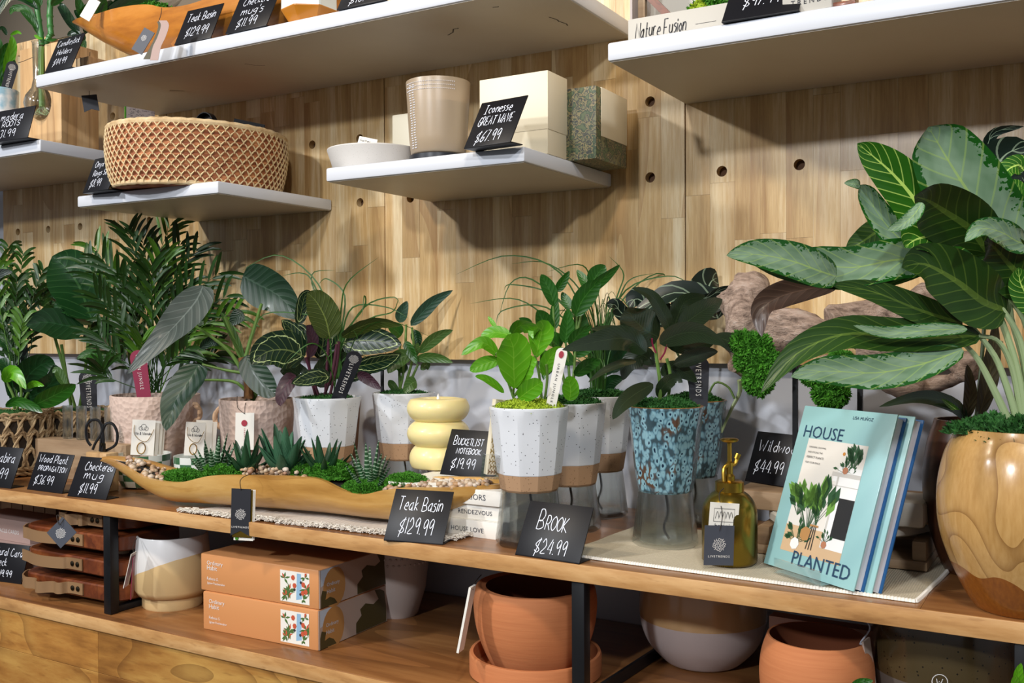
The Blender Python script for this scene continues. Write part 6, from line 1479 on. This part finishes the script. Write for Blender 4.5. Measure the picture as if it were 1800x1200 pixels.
for row in range(3):
    for k in range(30):
        a = -2.2 + k*.06; z_ = h_*.97 - row*h_*.045 - .004; rr2 = r*(.85 + .15*z_/h_) + .0009; mb.add([(rr2*math.cos(a) + v.x*.0009, rr2*math.sin(a) + v.y*.0009, z_ + v.z*.0009) for v in ico[0]], ico[1])
d_ = mb.build('glass_dots', M['chalk'], t); d_['kind'] = 'stuff'
def cbox(name, label, BLx, BRx, Yf, Z, ytop, depth, mat, xr=None):
    a = PY(BLx, 300, Yf); b = PY(BRx, 300, Yf); h_ = zz(BRx, ytop, dep(b)) - Z; w_ = b.x - a.x
    t = thing(name, label, 'box', ((a.x + b.x)/2, Yf, Z)); MB().box(-w_/2, 0, 0, w_/2, depth, h_, b=.0012).build('box', mat, t); return t, w_, h_
t, wq, hq = cbox('gift_box', 'large cream gift box behind the Iconesse sign', 845, 963, 1.585, ZS2, 125, .075, M['cream'])
mb = MB(); mb.box(-wq/2 - .0012, -.0012, hq*.30, wq/2 + .0012, .0762, hq + .0012, b=.0012); mb.build('lid', M['cream'], t)
q = NT('floral print', .5); co = q.coord(0); vf = q.n('ShaderNodeTexVoronoi', i_Vector=q.mix(.02, co, q.n('ShaderNodeTexNoise', i_Vector=co, i_Scale=60).outputs['Color'], 'ADD'), i_Scale=70); nf = q.n('ShaderNodeTexNoise', i_Vector=co, i_Scale=75, i_Detail=5).outputs[0]
cf = q.ramp(nf, [(.38, '5f6a4a'), (.46, '2f4238'), (.50, '9a8c62'), (.55, '26303a'), (.62, '7d7a58')]); q.col(cf); M['floral'] = q.m
tt, w2, h2 = cbox('gift_box', 'cream box with dark floral band behind the large cream gift box', 925, 1048, 1.675, ZS2, 150, .14, M['floral'])
MB().box(-w2/2 + .02, .022, h2*.33, w2/2 + .0012, .1412, h2 + .0012, b=.001).build('lid', M['cream'], tt)
tt, w2, h2 = cbox('small_box', 'small cream box in the shadow left of the frosted candle', 690, 740, 1.76, ZS2, 196, .07, M['cream'])
c, r, s = RY(578, 742, 1.62, ZS2); t = thing('tray_dish', 'pale ribbed stoneware dish with a small card at the shelf edge', 'dish', c); h_ = zz(650, 251, s - r) - ZS2
MB().lathe([(r*.83, 0), (r*.85, .002), (r*.92, h_*.5), (r*.93, h_*.55), (r*1.0, h_ - .002), (r*.995, h_), (r*.95, h_), (r*.86, h_*.4), (r*.8, .006), (.001, .005)], 72).build('dish', M['speckstone'] if 'speckstone' in M else speck('stoneware', 'cdc9c4', 'a8a39b', 380, .16, .6, 0), t, sharp=30)
t, Mx, w_, h_, c_ = card('small_card', 'small white handwritten card standing in the stoneware dish', (632,239), (668,231), (627,256), s, s - .02, M['card_white'], 'card')
lb = MB(Mx); write(lb, 'Gather', w_*.1, h_*.55, h_*.22, .0006, sx=1.2); write(lb, 'candles', w_*.2, h_*.2, h_*.2, .0006, sx=1.2); lb.build('lettering', M['ink'], c_, smooth=False, fix=False)

# ---------------------------------------------------------------- leftmost shelf: bamboo vase in oak block
ZS0 = 1.6622
Ya = 1.615; pL = PY(36, 200, Ya); pR = PY(108, 200, Ya); so_ = dep(PY(75, 200, Ya))
t = thing('bamboo_stand', 'pale oak block with a round cut out holding a glass bulb of lucky bamboo', 'vase stand', ((pL.x + pR.x)/2, Ya, ZS0)); wo = pR.x - pL.x; ho = zz(75, 80, so_) - ZS0; do = .11
gx = PY(72, 180, Ya).x - t.location.x; gz = zz(72, 182, so_) - ZS0; gr = 25*so_/F
poly = [(-wo/2, 0), (wo/2, 0), (wo/2, ho)]
na0 = math.asin(min(1, .012/gr))
poly += [(gx + .017, ho)] + [(gx + (gr + .006)*math.cos(a), gz + (gr + .006)*math.sin(a)) for a in [math.radians(62) - math.radians(304)*k/24 for k in range(25)]] + [(gx - .017, ho), (-wo/2, ho)]
mb = MB(); mb.prism(poly, 0, do); ob_ = mb.build('wood_block', M['oak'], t, smooth=False)
MB().box(-wo/2 - .06, .03, ho + .0004, gx - .019, do, ho + .035, b=.002).build('wood_arm', M['oak'], t)
gy = -.006
MB().lathe([(gr*.55, gz - gr*.95), (gr*.9, gz - gr*.5), (gr, gz), (gr*.86, gz + gr*.5), (gr*.48, gz + gr*1.05), (.013, gz + gr*1.7), (.015, ho + .004), (.0175, ho + .008), (.014, ho + .008), (.0115, gz + gr*1.7), (gr*.44, gz + gr*1.05), (gr*.82, gz + gr*.5), (gr*.95, gz), (gr*.85, gz - gr*.5), (gr*.5, gz - gr*.88), (.001, gz - gr*.86)], 44, cx=gx, cy=gy).build('glass_bulb', M['glass'], t)
Pb = Plant(t, so_ + gy)
Pb.stem((74,188,73,140,73,95,74,82), 5.2, 0, 0, M['stem'], name='stalk')
for k in range(7): Pb.stem((74 + rs.uniform(-2, 2), 186, 74 + rs.uniform(-14, 16), 196 + rs.uniform(-6, 2), 74 + rs.uniform(-16, 18), 202), .7, 0, rs.uniform(-.01, .01), M['stem_pale'], name='root')
def stalk(xy, r_, d=0):
    Pst = cat(Pb.pts(xy, d, d), 24); mb = MB(); k_ = so_/F; mb.tube(Pst, [r_*k_*(1.22 if i % 6 == 0 else 1) for i in range(25)], 12); mb.build('stalk', M['bamboo'], t)
stalk((74,80,70,50,66,20,64,-25), 5); stalk((90,62,88,40,88,15,92,-25), 5, .01); stalk((80,78,86,66,90,58), 4.5, .005)
for xy, hw, mt in [((66,60,50,20,25,15,18,26),7,'mid'),((65,15,40,-5,15,-5,-5,30),9,'dark'),((60,5,45,-10,30,-20),8,'mid'),((72,10,60,-10,40,-20),8,'mid'),((90,10,110,-10,130,-20),8,'mid'),((66,50,50,30,35,18),6,'mid'),((60,62,68,66,75,68),3,'lime'),((82,70,92,70,100,68),3,'mid')]: Pb.leaf(xy, hw, -.01, -.03, L[mt], .3)
cord(t, [PD(60, 100, so_ + .0), PD(52, 103, so_ - .005), PD(40, 108, so_ - .01), PD(32, 110, so_ - .015)])
c, r, s = RY(-30, 35, 1.60, ZS0); t = thing('cloud_pot', 'pale blue pot with white cloud pattern and green plant at left edge', 'potted plant', c); h_ = zz(5, 160, s) - ZS0
q = NT('cloud glaze', .3, coat=.4); q.col(q.ramp(q.n('ShaderNodeTexNoise', i_Vector=q.coord(0), i_Scale=22, i_Detail=3).outputs[0], [(.45, '9cc3d6'), (.56, 'e6ecf0')])); M['cloud'] = q.m
MB().lathe([(r*.8, 0), (r*.85, .003), (r, h_ - .002), (r*.97, h_), (r*.92, h_), (r*.9, h_ - .012), (.001, h_ - .01)], 56, mis=[0]*6).build('pot', M['cloud'], t)
Ps = Plant(t, s)
for xy, hw, mt in [((8,158,15,110,22,80,20,62),9,'lime'),((2,158,0,120,8,90,14,75),10,'mid'),((-5,158,-10,110,-5,80,-8,60),12,'mid'),((18,62,30,56,38,60),3,'lime'),((0,150,18,125,26,105),8,'mid'),((12,62,5,50,-3,52),4,'dark')]: Ps.leaf(xy, hw, 0, -.015, L[mt], .2)
stake(t, s, 24, 108, 10, 160, 19, M['card_black'], 'LIVETRENDS', M['whiteink'], d=-.035, label='black plant stake with round tree emblem')
# dim things at the back of that shelf
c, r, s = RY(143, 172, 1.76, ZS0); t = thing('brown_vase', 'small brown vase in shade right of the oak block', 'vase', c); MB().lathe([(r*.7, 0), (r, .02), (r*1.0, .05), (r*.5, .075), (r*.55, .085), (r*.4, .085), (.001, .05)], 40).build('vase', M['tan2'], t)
t, Mx, w_, h_, c_ = card('hanging_tag', 'black notched tag hanging in the shade right of the oak block', (143,168), (171,172), (148,197), 2.42, 2.43, M['card_black'], notch=.006)
cord(t, [PD(157, 172, 2.424), PD(157, 125, 2.43), PD(158, 92, 2.43)])

# ---------------------------------------------------------------- long upper shelf
ZU = 1.8178
st = [(127,38,40,.06,.03),(134,33,52,.3,.02),(150,28,72,.6,.01),(170,24,90,.85,.003),(200,15,106,1,0),(235,9,112,1,0),(262,8,112,1,0),(290,13,108,1,0),(330,8,104,1,0),(380,-8,98,1,0),(450,-25,90,1,0),(520,-40,80,1,0),(580,-45,60,.8,0),(620,-50,0,.3,.01)]
tb2, lb2, surf2 = basin('wood_basin', 'amber teak basin on the long upper shelf behind the black signs', ZU, st, 1.56, .085, M['teak_orange'], th=.012)
for px_, rx in ((285, .05), (400, .06), (500, .05)):
    p = surf2(px_, .4); moss(tb2, p.x, p.y, p.z, rx, .05, .03, M['moss'], 700, .009, seed=60 + px_)
for px_ in (172, 176): 
    p = surf2(px_, .3); o = inst(protos[px_ % 5], 'pebble', tb2, Matrix.Translation(p + Vector((0, 0, .016))))
t, Mx, w_, h_, c_ = card('hanging_tag', 'curled booklet tag hanging over the long upper shelf edge', (254,48), (284,38), (231,86), 2.10, 2.09, M['card_grey'])
lb = MB(Mx); logo(lb, w_*.45, h_*.62, w_*.22); lb.build('emblem', M['whiteink'], c_, smooth=False, fix=False)
mb = MB(); A_ = [PD(x, y, 2.085) - Vector(t.location) for x, y in ((286,36),(290,45),(284,65),(276,82),(272,100),(271,106))]; mb.strap(cat(A_, 20), RT*.017, .0008); mb.build('page', M['pinkbox'], t, sharp=80)
mb = MB(); A_ = [PD(x, y, 2.088) - Vector(t.location) for x, y in ((284,38),(286,48),(279,68),(270,86),(262,100),(260,104))]; mb.strap(cat(A_, 20), RT*.019, .0008); mb.build('page', M['olive'], t, sharp=80)
cord(t, [PD(284, 14, 2.13), PD(283, 25, 2.11), PD(278, 40, 2.10)])
t, Mx, w_, h_, c_ = card('hanging_tag', 'white printed tag leaning above the left tip of the amber basin', (160,-6), (180,-2), (140,28), 2.36, 2.36, M['card_white'])
# amber cup
c, r, s = RY(499, 598, 1.555, ZU); t = thing('faceted_cup', 'amber faceted cup with white glazed upper part on the long upper shelf', 'cup', c); fnc = facet(7, .2, 1, .5)
MB().lathe([(r*.62, 0), (r*.66, .003), (r*.98, .03), (r*1.0, .032), (r*1.0, .034), (r*.97, .12), (r*.92, .12), (r*.9, .04), (.001, .02)], 84, fn=fnc, mis=[0,0,0,0,1,1,1,1]).build('cup', [NT('amber glaze', .3, 'c07a22', coat=.4).m, M['whitemug']], t, sharp=14)
# small oak holder and greens by the upper left corner
t = thing('candle_holder', 'small oak block holder behind the candlestick sign', 'holder', (PY(140, 100, 1.58).x, 1.58, ZU)); MB().box(-.05, 0, 0, .035, .06, .055, b=.003).build('block', M['oak'], t)
for k in range(2): MB().box(-.012 + k*.015, -.0006, .0, -.010 + k*.015, .0, .055).build('slot', M['string'], t, smooth=False)
t = thing('leafy_plant', 'dark leafy plant in a dark pot behind the left tip of the amber basin', 'potted plant', (PY(150, 60, 1.72).x, 1.72, ZU)); s = dep(t.location); Ps = Plant(t, s)
MB().lathe([(.035, 0), (.045, .06), (.041, .06), (.001, .05)], 40).build('pot', M['candlepot'], t)
for xy, hw, mt in [((140,60,125,40,108,12,104,8),9,'dark'),((150,60,150,40,138,25,130,18),8,'dark'),((160,60,150,30,140,10,135,-10),10,'mid'),((165,60,175,20,185,-5),12,'mid'),((170,50,200,20,215,-10),12,'dark'),((150,70,145,90,150,100),6,'mid'),((145,66,130,60,118,62),8,'dark'),((180,50,215,10,250,-10),14,'dark'),((160,55,150,30,155,5),12,'mid'),((175,40,190,15,195,0),12,'dark'),((180,30,240,0,300,-12),14,'dark'),((150,62,140,75,137,88),7,'dark')]: Ps.leaf(xy, hw, 0, rs.uniform(-.04, .03), L[mt], .3)

# ---------------------------------------------------------------- upper right shelf
M['moss_tray'] = plain('off white tray', 'bdb8ae', .6)
ZR = 1.6707
a = PY(1104, 66, 1.552); b = PY(1300, 33, 1.552); a.z = b.z = ZR; e = b - a; t = thing('moss_box', 'white tray box of moss and wood with script lettering on the upper right shelf', 'box', (a + b)/2, math.atan2(e.y, e.x)); wq = e.length; hq = zz(1104, 35, dep(a)) - ZR
MB().box(-wq/2, 0, 0, wq/2, .003, hq, b=.0008).build('front', M['moss_tray'], t); MB().box(-wq/2, .003, 0, wq/2, .09, .003).build('floor', M['moss_tray'], t, smooth=False)
MB().box(-wq/2, .087, 0, wq/2, .09, .15).build('back_panel', M['moss_tray'], t, smooth=False)
MB().box(-wq/2 + .002, .004, .003, -wq/2 + .006, .086, .15).build('side_panel', M['greypot'], t, smooth=False)
MB().box(-wq/2 + .010, .02, .003, -wq/2 + .022, .03, .15).build('upright', M['greyoak'], t, smooth=False)
mb = MB(); mb.strap([Vector((-wq/2 + .085, .02, hq*.6)), Vector((-wq/2 + .02, .03, hq + .05))], (0, .014, 0), .012); mb.build('wood_bar', M['boardwood'], t, smooth=False)
moss(t, -wq/2 + .12, .05, .004, .045, .028, .075, M['moss'], 1500, .008, seed=80); moss(t, -wq/2 + .115, .026, .02, .025, .014, .042, M['moss_lime'], 900, .006, seed=81); moss(t, -wq/2 + .18, .05, .004, .04, .024, .07, M['moss'], 1500, .008, seed=82)
lb = MB(); kk = wq*.5/twidth('Nature Fusion', hq*.5); write(lb, 'Nature Fusion', -wq*.43, hq*.34, hq*.48, .0017, sx=kk, slant=.3); lb.ribbon([Vector((wq*.12, -.0006, hq*.48)), Vector((wq*.3, -.0006, hq*.48))], .0005, (0, -1, 0)); lb.build('lettering', M['ink'], t, smooth=False, fix=False)
a = PZ(1398, 24, ZR); b = PZ(1462, 12, ZR); e = b - a; t = thing('white_box', 'white box ending in the letters NDS on the upper right shelf', 'box', (a + b)/2, math.atan2(e.y, e.x)); MB().box(-e.length/2 - .02, 0, 0, e.length/2, .05, .12, b=.001).build('box', M['moss_tray'], t)
printed(t, 'TRENDS', -e.length*.62, .012, e.length*1.0, M['ink'], spacing=1.5)
for px_, lb_ in ((1478, 'dark wooden frame beside the white box on the upper right shelf'), (1520, 'second wooden frame at the cut top of the upper right shelf')):
    p = PZ(px_, 12, ZR); t = thing('picture_frame', lb_, 'frame', p); 
    for x0, z0, x1, z1 in ((-.02,0,.02,.008),(-.02,.112,.02,.12),(-.02,.008,-.012,.112),(.012,.008,.02,.112)): MB().box(x0, 0, z0, x1, .02, z1, b=.001).build('frame_side', M['boardwood'], t)

# ---------------------------------------------------------------- groups of repeats
GR = {'price_sign': 'black price signs', 'puzzle_box': 'stacked orange puzzle boxes', 'checkered_mug': 'green and white checkered mugs', 'ring_packet': 'white ring packets',
      'hanging_tag': 'hanging paper tags', 'gift_box': 'cream gift boxes', 'basket_planter': 'seagrass basket planters', 'wood_basin': 'teak basins', 'leaf_sprig': 'leaf sprigs at the bottom edge', 'picture_frame': 'wooden frames on the upper right shelf'}
for o in C.objects:
    if o.parent or 'label' not in o: continue
    b_ = o.name.split('.')[0]
    if b_ in GR: o['group'] = GR[b_]
    elif b_ == 'serving_board' and 'acacia' in o['label']: o['group'] = 'acacia boards stacked under the top'
    elif b_ == 'book': o['group'] = 'teal books on the stand' if 'teal' in o['label'] else 'white books under the yellow candle'
